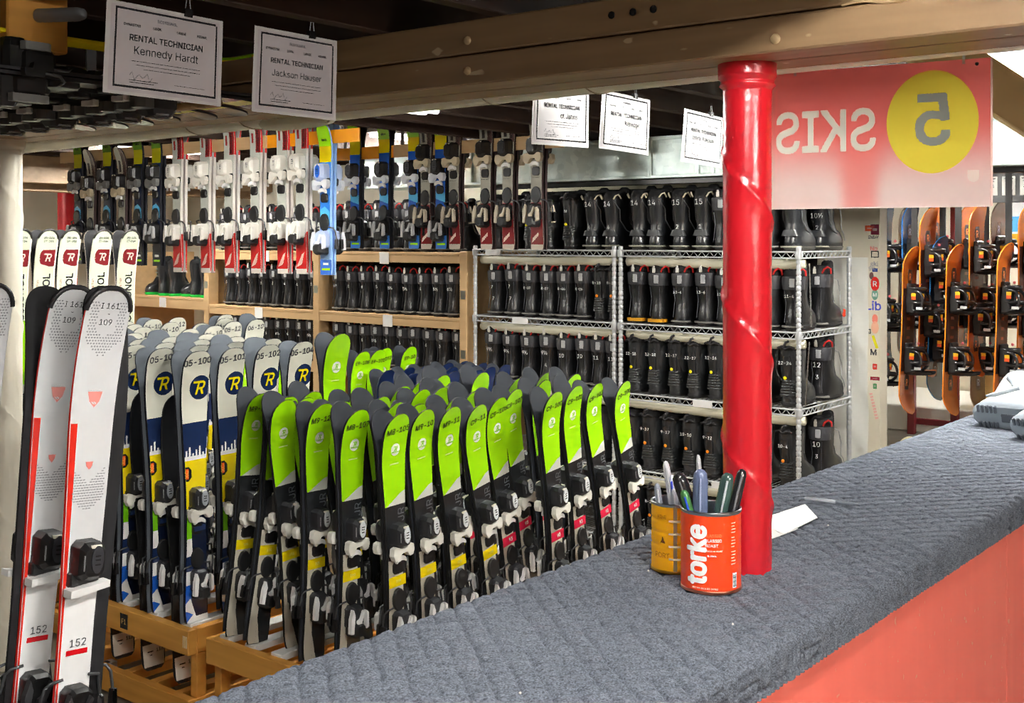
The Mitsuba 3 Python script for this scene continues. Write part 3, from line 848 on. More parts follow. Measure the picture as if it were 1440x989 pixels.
        core = sk.core(lin(30, 31, 33), lin(30, 31, 33), lin(30, 31, 33), lin(28, 29, 31))
        bi = {}
    elif name == 'over':                                                # stored overhead: black with a light rim
        sk = Ski(0.96, .050, .038, .046, .02)
        L = sk.L
        m = sk.sheet([(sbox(-1, 0, 1, 2), lin(34, 34, 36)), (sbox(-1, 0, 1, .12 * L), lin(200, 200, 196)), (sbox(-1, .84 * L, 1, .90 * L), lin(180, 190, 60))])
        core = sk.core(lin(52, 52, 54), lin(52, 52, 54), lin(40, 40, 42), lin(34, 34, 36))
        bi = binding(sk, .60 * L, lin(74, 76, 76), lin(120, 122, 120), lin(46, 48, 50), BLACK, 1.15)
    elif name == 'overlime':
        sk = Ski(0.96, .050, .038, .046, .04)
        L = sk.L
        m = sk.sheet([(sbox(-1, 0, 1, 2), YEL), (sbox(-1, .50 * L, 1, .58 * L), IVORY), (sbox(-1, .58 * L, 1, 2), LIME)])
        core = sk.core(YEL, YEL, YEL, YEL)
        for sd in (-1, 1):
            ss = np.linspace(.58, .99, 12) * L
            v = np.vstack([np.c_[-sd * (sk.w(ss) + .0006), sk.n(ss), ss], np.c_[-sd * (sk.w(ss) + .0006), sk.n(ss) + sk.t(ss), ss]])
            i = np.arange(11)
            f = np.vstack([np.stack([i, i + 12, i + 13], 1), np.stack([i, i + 13, i + 1], 1)])
            core.add((v, f if sd > 0 else f[:, ::-1]), LIME)
        bi = {}
    res = {'body': (core.ply('m_matte'), None), 'topsheet': (m.ply('m_gloss'), None)}
    for k, b in bi.items():
        par = {'scale_plate': 'toe_binding__scale_plate', 'wing': 'toe_binding__wing', 'release_tab': 'toe_binding__release_tab', 'heel_lever': 'heel_binding__lever'}.get(k, k)
        res[par] = (b.ply('m_satin'), {'wing': 'pale toe wing', 'heel_lever': 'pale heel lever'}.get(k))
    for k, b in out.items():
        res[k] = (b.ply('m_satin'), None)
    _design[name] = (res, sk, out)
    return _design[name]


def add_ski(design, m, label, group, marks=None, only=None):
    parts, sk, _ = ski_parts(design)
    k = thing('ski', label, 'ski', group)
    for n, (shape, lab) in parts.items():
        if only and n.split('__')[0] not in only:
            continue
        scene[f'{k}__{n}'] = {**shape, 'to_world': ST(m.tolist())}
        if lab:
            labels[f'{k}__{n}'] = {'label': lab}
    if marks:
        mm = M()
        for tx, s, t, h in marks:
            mm.add(sk.lay(xf(text(tx, h, .0004, True), rot([0, 0, 1], 4), (t, s, 0)), .003), lin(34, 52, 12) if design.startswith('lime') else lin(50, 50, 56))
        put(k, 'marker_code', mm.ply('m_matte'), m)
    return k


def ski_frame(tail, tip, face):
    """Standing ski from tail to tip whose top sheet looks towards face (a horizontal direction)."""
    tail, tip = np.array(tail, float), np.array(tip, float)
    z = tip - tail
    z /= np.linalg.norm(z)
    y = np.array([face[0], face[1], 0.0])
    y -= z * (y @ z)
    y /= np.linalg.norm(y)
    return frame(tail, np.cross(y, z), y, z)


def pair(design, x, y, z, lean, label, back_label, group, marks=None, face=(1, 0), gap=.0015, only=None, leanx=0.0, back=True, back_shift=(0, 0.0)):
    """Two skis base to base, the front one facing face; lean is the sideways offset of the tip."""
    L = ski_parts(design)[1].L
    f = np.array([face[0], face[1], 0.0])
    side = np.array([-f[1], f[0], 0.0])
    tail = np.array([x, y, z])
    h = math.sqrt(max(L * L - lean * lean - leanx * leanx, .01))
    tip = tail + side * lean + f * leanx + [0, 0, h]
    a = add_ski(design, ski_frame(tail + f * gap, tip + f * gap, f), label, group, marks, only)
    if back:
        sh = side * back_shift[0] + np.array([0, 0, back_shift[1]])
        add_ski(design, ski_frame(tail - f * gap + sh, tip - f * gap + sh, -f), back_label, group + ', back halves of the pairs', None, ['body', 'toe_binding', 'heel_binding', 'brake', 'brake_001'] if only is None else ['body'])
    return a


# ---------------- carts
def cart(x0, x1, y0, y1, zt, label, strips, badge=False):
    k = thing('ski_cart', label, 'cart')

    def pl(name, b, bsdf='m_pine_y', col=(1, 1, 1), lab=None):
        return put(k, name, M().add(box(*b, 0.003), col).ply(bsdf), None, lab)
    for lv, z in enumerate((zt, zt - .235)):
        h = .085
        pl('rail', (x0, x1, y0, y0 + .035, z - h, z), 'm_pine_x')
        pl('rail', (x0, x1, y1 - .035, y1, z - h, z), 'm_pine_x')
        pl('rail', (x0, x0 + .035, y0 + .035, y1 - .035, z - h, z))
        pl('rail', (x1 - .035, x1, y0 + .035, y1 - .035, z - h, z))
        n = int((x1 - x0 - .07) / .16)
        for i in range(1, n + 1):
            xx = x0 + .035 + (x1 - x0 - .07) * i / (n + 1)
            pl('slat', (xx - .02, xx + .02, y0 + .035, y1 - .035, z - h, z - .045))
        if lv == 0:
            for xx in strips:
                pl('runner', (xx - .026, xx + .026, y0 + .03, y1 - .03, z - .012, z + .010), 'm_satin', lin(222, 222, 218), 'white plastic runner strip')
    for px in (x0 + .018, x1 - .018):
        for py in (y0 + .055, (y0 + y1) / 2, y1 - .055):
            pl('post', (px - .0175, px + .0175, py - .02, py + .02, zt - .235, zt - .085), 'm_pine_x')
    for cx in (x0 + .08, x1 - .08):
        for cy in (y0 + .09, y1 - .09):
            c = put(k, 'caster', M().add(cyl((cx - .012, cy, .034), (cx + .012, cy, .034), .034, 16), lin(44, 44, 46)).add(box(cx - .02, cx + .02, cy - .03, cy + .03, .066, zt - .235 - .085), SILVER).ply('m_satin'))
    if badge:
        xx = x0 + .33
        put(k, 'badge', M().add(box(xx - .022, xx + .022, y0 - .002, y0 + .001, zt - .068, zt - .016), lin(40, 36, 32)).ply('m_matte'), None, 'small black plate')
        put(k, 'badge', M().add(xf(text('F1', .018, .0008), np.array([[1, 0, 0], [0, 0, -1], [0, 1, 0]]).astype(float), (xx, y0 - .002, zt - .042)), lin(190, 150, 90)).ply('m_matte'), None, 'small stamped mark')
        for i in range(3):
            put(k, 'paint_mark', M().add(box(x1 - .03 + .009 * i, x1 - .025 + .009 * i, y0 - .0008, y0 + .001, zt - .06, zt - .02), lin(236, 214, 170)).ply('m_matte'))
    return k


ZT = .335
cart(-4.02, -3.315, 2.40, 3.62, ZT, 'pine ski cart with white runners under the white, navy and yellow skis', [-3.37, -3.56, -3.75, -3.94], True)
cart(-3.22, -2.37, 2.40, 4.02, ZT, 'pine ski cart at the carpeted counter edge under the lime tipped skis', [-2.45, -2.60, -2.75, -2.90, -3.03, -3.16])
cart(-4.95, -4.12, 2.62, 3.90, ZT, 'pine ski cart at the back with white tips crowding below the wooden shelf', [-4.25, -4.45, -4.65, -4.83])
cart(-4.02, -3.40, 3.70, 4.62, ZT, 'pine ski cart farthest back with short lime and dark blue skis', [-3.5, -3.7, -3.9])

ZR = ZT + .010
# ---- white, navy and yellow skis: front cart
BLUE_MARKS = {(0, 0): '05-100', (1, 0): '05-101', (2, 0): '05-102', (3, 0): '05-104'}
for k in range(4):
    for i in range(4):
        x, y = -3.37 - .19 * i, 2.468 + .152 * k
        if k > 3 and i > 2:
            continue
        mk = BLUE_MARKS.get((k, i))
        lean = [-.012, -.016, -.01, .0, .01, 0, 0][k] + rng.uniform(-.02, .02) * (i > 0)
        where = f'{ORD[k + 1]} from the counter aisle' if k else 'at the aisle end'
        where = f'{"front" if i == 0 else ORD[i + 1]} of line {k + 1} counted from the white skis' if 0 else f'{"front" if i == 0 else ORD[i + 1]} of the {ORD[k + 1]} line'
        lab = f'white tipped navy and yellow ski on the front pine cart, {where}'
        pair('blue', x, y, ZR, lean, lab, f'grey base behind a white tipped ski, front cart, {where}', 'white, navy and yellow skis on the pine cart',
             [(mk or '05-10', .893, -.002, .021)], back_shift=(-.012, .012 * (k % 3)))
# ---- the same kind on the far cart, with a few lime ones among them
for i, x in enumerate((-4.25, -4.45, -4.65, -4.83)):
    for k in range(7):
        y = 2.76 + .155 * k + .04 * (i % 2)
        if (i, k) in ((1, 2), (2, 4), (3, 1), (3, 5)):
            continue
        lime = (i, k) in ((0, 1), (0, 4), (0, 5), (0, 6), (1, 6))
        tag = f'{ORD[i + 1]} row, {ORD[k + 1]} place, on the far cart'
        if lime:
            pair('limey', x, y, ZR, rng.uniform(-.03, .03), f'lime tipped ski among white ones, {tag}', f'grey based ski behind the lime tip, {tag}', 'lime skis on the far cart', None, leanx=rng.uniform(-.03, .03))
        else:
            pair('blue', x, y, ZR, rng.uniform(-.03, .03), f'white tipped ski, {tag}', f'grey based ski behind the white tip, {tag}', 'white tipped skis on the far cart', [('06-10' if k % 2 else '05-12', .893, -.002, .021)], leanx=rng.uniform(-.03, .03), back_shift=(0, rng.uniform(-.01, .03)), back=(k + i) % 3 == 0)
# ---- lime tipped skis along the counter edge: x, tail y, tip y, code, band
LG = [(-2.45, 2.515, 2.484, 'M8-105', 'y'), (-2.46, 2.675, 2.605, 'M9-10', 'y'), (-2.45, 2.815, 2.715, 'M9-11', 'y'), (-2.45, 2.99, 2.84, 'C9-11', 'y'), (-2.50, 3.15, 3.005, 'C9-106', 'p'), (-2.60, 3.37, 3.215, 'C9-107', 'p'),
      (-2.40, 3.265, 3.185, 'C9-100', 'p'), (-2.45, 3.475, 3.375, 'C9-101', 'p'), (-2.48, 3.71, 3.545, 'C9-103', 'p'), (-2.45, 3.865, 3.685, 'C9-105', 'p'),
      (-2.60, 2.455, 2.468, 'M8-107', 'y'), (-2.78, 2.475, 2.49, 'M9-128', 'y'), (-3.03, 2.455, 2.565, 'M9-105', 'y'), (-3.03, 2.625, 2.668, 'M9-120', 'y'), (-3.145, 2.46, 2.545, 'M9-126', 'y')]
for x, y0, y1, mk, b in LG:
    pair('lime' + b, x, y0, ZR, y1 - y0, f'lime tipped black ski marked {mk} with a {"yellow" if b == "y" else "pink"} band', f'grey based ski back to back with the lime one marked {mk}', 'lime tipped skis on the cart by the counter',
         [(mk, .80 * .936, .003, .0165)], back_shift=(rng.uniform(-.012, .004), rng.uniform(.0, .03)))
for j, (x, y0, mk) in enumerate(((-2.45, 2.515, 'M8-105'), (-2.46, 2.675, 'M9-10'), (-2.45, 2.815, 'M9-11'), (-2.45, 2.98, 'C9-11'), (-2.5, 3.14, 'C9-106'), (-2.53, 3.30, 'C9-107'), (-2.45, 3.475, 'C9-101'), (-2.48, 3.66, 'C9-103'), (-2.45, 3.80, 'C9-105'))):
    for i in range(1, 4):
        if (j == 0 and i < 3) or (j == 5 and i == 1) or (j == 8 and i > 0) or (j == 7 and i > 2):
            continue
        w = f'{["", "just", "second", "third"][i]} behind the one marked {mk}'
        pair('limey' if j < 4 else 'limep', x - .155 * i, y0 + rng.uniform(-.02, .02), ZR, rng.uniform(-.11, -.02), f'lime tipped junior ski half hidden {w}', f'grey base of the ski paired with the lime one {w}', 'lime tipped skis deeper in the cart',
             None, leanx=rng.uniform(-.03, .03), back_shift=(rng.uniform(-.03, .01), rng.uniform(0, .03)))


def scaled(s, fn, *a, **k):
    """Runs a pair builder with the ski scaled about its tail."""
    global add_ski
    plain = add_ski

    def big(design, m, *b, **c):
        m = np.array(m)
        m[:3, :3] *= s
        return plain(design, m, *b, **c)
    add_ski = big
    fn(*a, **k)
    add_ski = plain


scaled(1.19, pair, 'limey', -3.345, 3.08, ZR, .0, 'tall bright lime ski standing above the white tipped and short lime skis', 'ski base behind the tall bright lime ski', 'tall lime ski', None, only=['body', 'topsheet', 'toe_binding'])
for i, (x, y, mk) in enumerate(((-3.90, 3.72, 'E9-108'), (-3.90, 3.83, 'E9-101'), (-3.94, 3.94, 'E9-107'), (-3.90, 4.07, 'E9-10'))):
    pair('limey', x, y, ZR, rng.uniform(-.02, .03), f'lime tipped ski marked {mk} on the farthest cart', f'grey based ski behind the one marked {mk}', 'lime skis on the farthest cart', [(mk, .80 * .933, .003, .0165)])
for i in range(3):
    for k in range(5):
        t = f'{ORD[k + 1]} along, {["front", "middle", "back"][i]} row of the farthest cart'
        pair('dark', -3.50 - .135 * i, 3.80 + .125 * k, ZR, rng.uniform(-.03, .01), f'short dark blue ski, {t}', f'grey base behind a dark blue ski, {t}', 'short dark blue skis', None, leanx=rng.uniform(-.02, .02))
# ---- tall white rental skis behind the white column
cart(-5.42, -4.99, 2.55, 3.50, .33, 'pine ski cart behind the white column under the tall white skis', [-5.05, -5.2, -5.34])
for k, (y, z) in enumerate(((2.74, 0), (2.85, 0), (2.965, 0), (3.13, -.0), (3.28, -.0))):
    pair('tall', -5.06, y, .34, .02 if k else .0, f'tall pale ski with a maroon roundel, {ORD[k + 1]} from the white column', f'dark ski base behind the pale green ski, {ORD[k + 1]} from the white column', 'tall pale skis behind the white column', None, only=['body', 'topsheet', 'tip_guard', 'toe_binding'])
scaled(1.19, pair, 'limey', -4.97 + .005, 2.68, .0 + ZR, .0, 'lime ski low beside the white column, in front of the tall pale skis', 'ski base behind the lime ski beside the white column', 'lime ski by the white column', None)
scaled(1.19, pair, 'limey', -4.97 + .005, 2.585, .0 + ZR, .0, 'lime ski nearest the white column', 'ski base behind the lime ski nearest the white column', 'lime ski by the white column', None)
# ---- big white skis at the front left
for k, (x, y0, y1) in enumerate(((-2.47, 1.412, 1.542), (-2.625, 1.395, 1.543), (-2.80, 1.35, 1.428))):
    nm = ['nearest of three', 'middle of three', 'cut off at the left edge'][k]
    pair('front', x, y0, .0, y1 - y0, f'big white 152 ski with a red edge, {nm}', f'black based ski behind the big white 152 ski, {nm}', 'big white 152 skis at the front left', None, back_shift=((.042, .0), (-.016, 0), (-.01, 0))[k])
# ---- skis whose white tails rest on the lower deck
for i, x in enumerate((-3.455, -3.645, -3.835)):
    m = ski_frame((x, 2.49, .108), (x - .10, 2.50, 1.0), (1, 0))
    add_ski('tail116', m, f'black ski with a white 116 tail panel, {ORD[i + 1]} from the cart corner', 'skis on the lower deck')


# ---- hanging rows
def rail(x0, x1, y, z0, z1, lab, xa, xb):
    k = thing('ski_rail', lab, 'rail')
    for a, b, orange in ((x0, xa, 0), (xa, xb, 1), (xb, x1, 0)):
        if b - a > .01:
            put(k, 'board', M().add(box(a + .001, b - .001, y - .006, y + .006, z0, z1, .002), lin(246, 160, 24) if orange else (1, 1, 1)).ply('m_satin' if orange else 'm_tan'), None, 'orange yellow board' if orange else None)
    for x in np.linspace(x0 + .2, x1 - .2, 4):
        put(k, 'hanger', M().add(box(x - .012, x + .012, y - .003, y + .003, z1 - .012, 2.4199), SILVER).ply('m_metal'))


rail(-6.85, -4.15, 4.0, 2.132, 2.199, 'wooden hanging rail carrying the navy and the red and white skis', -4.84, -4.15)
rail(-5.30, -3.50, 4.8, 2.12, 2.19, 'wooden hanging rail carrying the brown and the lime tipped skis', -5.30, -4.70)
for i, x in enumerate((-5.60, -5.345, -5.135, -4.915, -4.70, -4.555)):
    lab = f'white and red hanging ski with pale bindings, {ORD[i + 1]} of six'
    pair('red', x, 4.0, 1.468 + .002 * i, 0, lab, f'white and red ski back to back with the {ORD[i + 1]} of the six', 'white and red skis hanging from the rail', None, face=(0, -1), gap=.0065)
pair('royal', -4.375, 4.0, 1.476, 0, 'sky blue hanging ski with pale blue bindings, right of the red and white ones', 'sky blue ski back to back with the pale blue bound one', 'sky blue pair', None, face=(0, -1), gap=.0065)
for i, (x, d) in enumerate(((-6.62, 'navy'), (-6.47, 'brown'), (-6.30, 'navy'), (-6.14, 'brown'), (-5.98, 'navy'), (-5.80, 'navy'))):
    lab = f'{d} hanging ski with dark bindings, {ORD[i + 1]} from the left rail end'
    pair(d, x, 4.0, 1.50 - .04 * (d == 'brown'), 0, lab, f'{d} ski back to back with the {ORD[i + 1]} from the left rail end', 'dark skis hanging at the left', None, face=(0, -1), gap=.0065)
for i, x in enumerate((-4.435, -4.225, -4.00, -3.85, -3.66)):
    lab = f'grey and maroon hanging ski with tan toe piece, {ORD[i + 1]} of five'
    pair('brown', x, 4.8, 1.60, 0, lab, f'grey and maroon ski back to back with the {ORD[i + 1]} of the five', 'grey and maroon hanging skis', None, face=(0, -1), gap=.0065)
for i, x in enumerate((-5.0, -4.76, -4.56, -4.335)):
    lab = f'blue hanging ski with a lime and yellow tip, {ORD[i + 1]} of four'
    pair('skyblue', x + (0, 0, .03, .01)[i], 4.8, 1.60, 0, lab, f'blue ski back to back with the {ORD[i + 1]} of the four lime tipped ones', 'blue lime tipped hanging skis', None, face=(0, -1), gap=.0065)
# ---- skis stored overhead at the upper left
for i, y in enumerate((1.22, 1.86)):
    k = thing('storage_dowel', f'wooden dowel carrying the overhead skis, {["nearer", "farther"][i]} one', 'dowel')
    put(k, 'rod', M().add(cyl((-4.0, y, 2.004), (-2.44, y, 2.004), .011, 12), lin(180, 140, 90), True).ply('m_satin'))
    for x in (-2.625, -3.025, -3.425, -3.825):
        put(k, 'strap', M().add(box(x - .003, x + .003, y - .015, y + .015, 1.992, 2.3), SILVER).ply('m_metal'))
for i in range(7):
    x = -2.53 - .150 * i
    m = frame((x, 1.16 + .01 * (i % 3), 2.032), np.cross((0, 0, -1), (0, 1, 0)), (0, 0, -1), (0, 1, 0))
    add_ski('over', m, f'black ski stored overhead with its binding hanging down, {ORD[i + 1]} from the right', 'black skis stored overhead')
    m = frame((x, 1.18 + .012 * (i % 2), 2.035), np.cross((0, 0, 1), (0, 1, 0)), (0, 0, 1), (0, 1, 0))
    add_ski('over', m, f'black ski stored overhead with its binding up, {ORD[i + 1]} from the right', 'black skis stored overhead')
m = frame((-2.58, 1.12, 2.125), np.cross((0, 0, 1), (0, 1, 0)), (0, 0, 1), (0, 1, 0))
m[:3, :3] = rot([1, 0, 0], 0.0) @ m[:3, :3]
add_ski('overlime', m, 'yellow and lime ski lying on its edge on top of the overhead stack', 'lime ski overhead')
pb = thing('peg_block', 'tan wooden block with a grey peg, fixed to a joist at the upper left', 'block')
put(pb, 'block', M().add(box(-2.5775, -2.535, 1.35, 1.50, 2.092, 2.41, .004), (1, 1, 1)).ply('m_pine_y'))
put(pb, 'peg', M().add(tube([(-2.535, 1.425, 2.172), (-2.42, 1.455, 2.166), (-2.405, 1.459, 2.165)], [.016, .016, .013], 14), lin(120, 122, 124), True).ply('m_satin'), None, 'grey plastic peg')


# ================================================================== BOOTS
def boot_rings(S, n=22):
    """S rows: z, back y, front y, half width, roundness; rings counter-clockwise from above."""
    R = []
    for z, yb, yf, hw, e in S:
        a = np.arange(n) * 2 * np.pi / n
        cy, ry = (yb + yf) / 2, (yf - yb) / 2
        c, s = np.cos(a), np.sin(a)
        R.append(np.c_[hw * np.sign(c) * np.abs(c) ** (2 / e), cy + ry * np.sign(s) * np.abs(s) ** (2 / e), np.full(n, z)])
    return np.array(R)


def refine(S, k=3):
    from scipy.interpolate import PchipInterpolator
    S = np.array(S, float)
    z = np.unique(np.r_[S[:, 0], np.linspace(S[0, 0], S[-1, 0], len(S) * k)])
    return np.c_[z, [PchipInterpolator(S[:, 0], S[:, j])(z) for j in range(1, 5)][0], [PchipInterpolator(S[:, 0], S[:, j])(z) for j in range(1, 5)][1], [PchipInterpolator(S[:, 0], S[:, j])(z) for j in range(1, 5)][2], [PchipInterpolator(S[:, 0], S[:, j])(z) for j in range(1, 5)][3]]


SHELL = [(.018, .004, .272, .044, 2.7), (.04, .0, .278, .047, 2.6), (.065, .002, .272, .046, 2.4), (.085, .006, .250, .045, 2.3), (.105, .010, .205, .044, 2.3), (.13, .012, .165, .043, 2.3), (.17, .008, .146, .045, 2.3), (.22, .000, .146, .049, 2.3), (.262, -.004, .150, .051, 2.3)]
_b = {}
BK = lin(25, 26, 29)


def boot_parts(kind):
    """Snowboard boot: heel at the origin facing -y, toe along +y."""
    if kind in _b:
        return _b[kind]
    o = {}
    r = boot_rings(refine(SHELL))
    shell = M().add(loft(r), {'lace': BK, 'cuff': lin(28, 30, 34), 'step': lin(35, 37, 40), 'green': lin(32, 34, 36)}[kind], True)
    o['shell'] = (shell.ply('m_leather'), None)
    col = {'lace': lin(120, 118, 114), 'cuff': lin(150, 150, 136), 'step': lin(34, 35, 37), 'green': lin(20, 190, 60)}[kind]
    sole = boot_rings([(0, .008, .262, .041, 2.7), (.004, .002, .274, .046, 2.7), (.014, -.002, .280, .048, 2.7), (.022, .000, .278, .0475, 2.7)])
    o['sole'] = (M().add(loft(sole), {'green': lin(24, 196, 70), 'cuff': lin(58, 58, 54)}.get(kind, lin(28, 28, 30)), True).ply('m_satin'), None)
    if kind in ('lace', 'cuff'):
        o['welt'] = (M().add(loft(boot_rings([(.016, -.004, .07, .0495, 3.0), (.024, -.004, .06, .049, 3.0)], 18)), col, True).ply('m_satin'), 'pale heel welt')
    # padded collar and tongue
    cz = .262
    col_r = boot_rings([(cz - .004, -.002, .150, .050, 2.2), (cz + .010, -.004, .150, .051, 2.2), (cz + .028, .004, .146, .046, 2.1), (cz + .040, .016, .138, .038, 2.0), (cz + .034, .026, .126, .028, 2.0), (cz + .0, .034, .116, .022, 2.0)])
    o['collar'] = (M().add(loft(col_r, False, True), lin(22, 22, 24), True).ply('m_matte'), None)
    tg = boot_rings([(.10, .150, .205, .026, 2.2), (.16, .120, .160, .030, 2.2), (.24, .118, .160, .034, 2.2), (.315, .128, .166, .028, 2.2), (.325, .138, .160, .018, 2.0)])
    o['tongue'] = (M().add(loft(tg), lin(26, 27, 29), True).ply('m_matte'), None)
    if kind == 'lace':
        band = boot_rings([(.196, -.004, .10, .0495, 2.3), (.222, -.0065, .10, .0525, 2.3), (.258, -.0085, .10, .0535, 2.3), (.259, -.004, .10, .0495, 2.3)])
        o['cuff_band'] = (M().add(loft(band, False, False), lin(56, 58, 62), True).ply('m_satin'), 'grey leather cuff band')
        o['cuff_label'] = (M().add(loft(boot_rings([(.206, -.0092, .02, .026, 2.3), (.250, -.0105, .02, .026, 2.3)], 16)[:, 9:16]) if 0 else box(.000, .026, -.0105, -.006, .208, .250, .002), lin(176, 178, 180)).ply('m_satin'), 'shiny printed label')
        o['heel_tab'] = (M().add(box(-.008, .008, -.011, -.004, .262, .288, .002), lin(214, 212, 204)).add(box(-.005, .005, -.011, -.003, .288, .298, .002), lin(214, 212, 204)).ply('m_satin'), 'white heel tab')
        o['pull_loop'] = (M().add(tube([(.030, .012, .266), (.040, .010, .284), (.056, .016, .296), (.064, .03, .286), (.060, .045, .264)], .005, 7), lin(196, 34, 30), True).ply('m_satin'), 'red pull loop')
        o['seam'] = (M().add(tube([(-.028, .004, .19), (-.022, .010, .13), (-.024, .004, .08), (-.028, .002, .04)], .0022, 5), lin(60, 62, 66), True).add(tube([(.028, .004, .19), (.022, .010, .13), (.024, .004, .08), (.028, .002, .04)], .0022, 5), lin(60, 62, 66), True).ply('m_satin'), None)
    elif kind == 'cuff':
        for sd in (-1, 1):
            o['pull_loop' + ('' if sd < 0 else '_001')] = (M().add(tube([(sd * .036, .004, .258), (sd * .048, .006, .276), (sd * .056, .02, .282), (sd * .058, .04, .262)], .0042, 7), lin(206, 196, 172), True).ply('m_satin'), 'cream pull loop')
        o['side_panel'] = (M().add(tube([(.034, .012, .245), (.046, .045, .205), (.046, .05, .15), (.049, .10, .10), (.046, .15, .085)], .003, 6), lin(86, 88, 90), True).add(tube([(-.034, .012, .245), (-.046, .045, .205), (-.046, .05, .15), (-.049, .10, .10)], .003, 6), lin(86, 88, 90), True).add(loft(boot_rings([(.07, -.001, .04, .044, 2.6), (.10, -.001, .03, .030, 2.4)], 16)), lin(60, 62, 64), True).ply('m_satin'), None)
    elif kind == 'step':
        o['spine'] = (M().add(loft(boot_rings(refine([(.085, -.002, .02, .018, 3.5), (.13, .001, .03, .018, 3.5), (.19, -.005, .03, .020, 3.5), (.235, -.008, .03, .020, 3.5)]), 16)), lin(28, 29, 31), True).ply('m_leather'), None)
        rb = M()
        for i in range(6):
            z = .050 + .013 * i
            rb.add(loft(boot_rings([(z, -.003, .06, .040 - .002 * i, 2.6), (z + .004, -.005, .06, .040 - .002 * i, 2.6), (z + .009, -.003, .06, .039 - .002 * i, 2.6)], 16)), lin(36, 38, 40), True)
        o['heel_ribs'] = (rb.ply('m_leather'), None)
        o['side_panel'] = (M().add(loft(boot_rings([(.12, .03, .11, .047, 2.2), (.16, .014, .12, .050, 2.2), (.24, .006, .12, .053, 2.2), (.262, .012, .12, .050, 2.2)], 20)), lin(44, 47, 51), True).ply('m_leather'), None)
        o['strap'] = (M().add(tube([(-.040, .0, .272), (-.018, -.010, .280), (.0, -.012, .268), (.018, -.010, .280), (.040, .0, .272)], .007, 7), lin(28, 28, 30), True).add(tube([(-.008, -.012, .278), (.004, -.016, .300), (.014, -.006, .306)], .006, 7), lin(46, 46, 48), True).ply('m_satin'), None)
    elif kind == 'green':
        for i in range(4):
            z = .15 + .03 * i
            o['lace' + (f'_{i:03d}' if i else '')] = (M().add(box(-.022, .022, .148, .166, z, z + .007, .001), lin(170, 190, 180)).ply('m_satin'), None)
    _b[kind] = o
    return o


def back_at(z):
    S = np.array(SHELL)
    return float(np.interp(z, S[:, 0], S[:, 1]))


def add_boot(kind, x, y, z, label, group, words=(), dot=None, toe=None, turn=0.0, s=1.0, skip=()):
    k = thing('boot', label, 'boot', group)
    m = rotz(turn, (x, y, z))
    m[:3, :3] *= s
    if kind in ('lace', 'step'):
        m[:3, 0] *= 1.06
        m[:3, 2] *= 1.03
    for n, (shape, lab) in boot_parts(kind).items():
        if n in skip:
            continue
        scene[f'{k}__{n}'] = {**shape, 'to_world': ST(m.tolist())}
        if lab:
            labels[f'{k}__{n}'] = {'label': lab}
    Rb = np.array([[1, 0, 0], [0, 0, -1], [0, 1, 0]], float)
    mm = M()
    for tx, h, tz, tt in words:
        mm.add(xf(text(tx, h, .0008, False), Rb, (tt, back_at(tz) - .0015 - (.008 if (kind == 'step' or (kind == 'lace' and tz > .195)) else .002), tz)), lin(238, 240, 240))
    if words:
        put(k, 'size_mark', mm.ply('m_matte'), m)
    if dot is not None:
        v, f = lathe([(.0085, 0), (.0085, .002), (.006, .003), (.0001, .003)], 14)
        put(k, 'size_dot', M().add(xf((v, f), Rb, (-.004, -.0042, .135)), dot, True).ply('m_satin'), m, 'coloured size dot')
    if toe is not None:
        a = M().add(loft(boot_rings([(.015, .20, .281, .0485, 2.7), (.026, .20, .281, .0485, 2.7)], 18)), toe, True)
        put(k, 'welt', M().add(loft(boot_rings([(.010, -.005, .07, .050, 3.0), (.026, -.005, .06, .050, 3.0)], 18)), toe, True).ply('m_satin'), m, 'coloured heel welt')
    return k


OR_, YE_ = lin(244, 140, 20), lin(240, 220, 10)
YB = 5.235
# ---- wire shelving
WX = [(-4.458, -3.462), (-3.445, -2.41)]
WZ = [1.598, 1.212, 0.845, 0.447, 0.075]


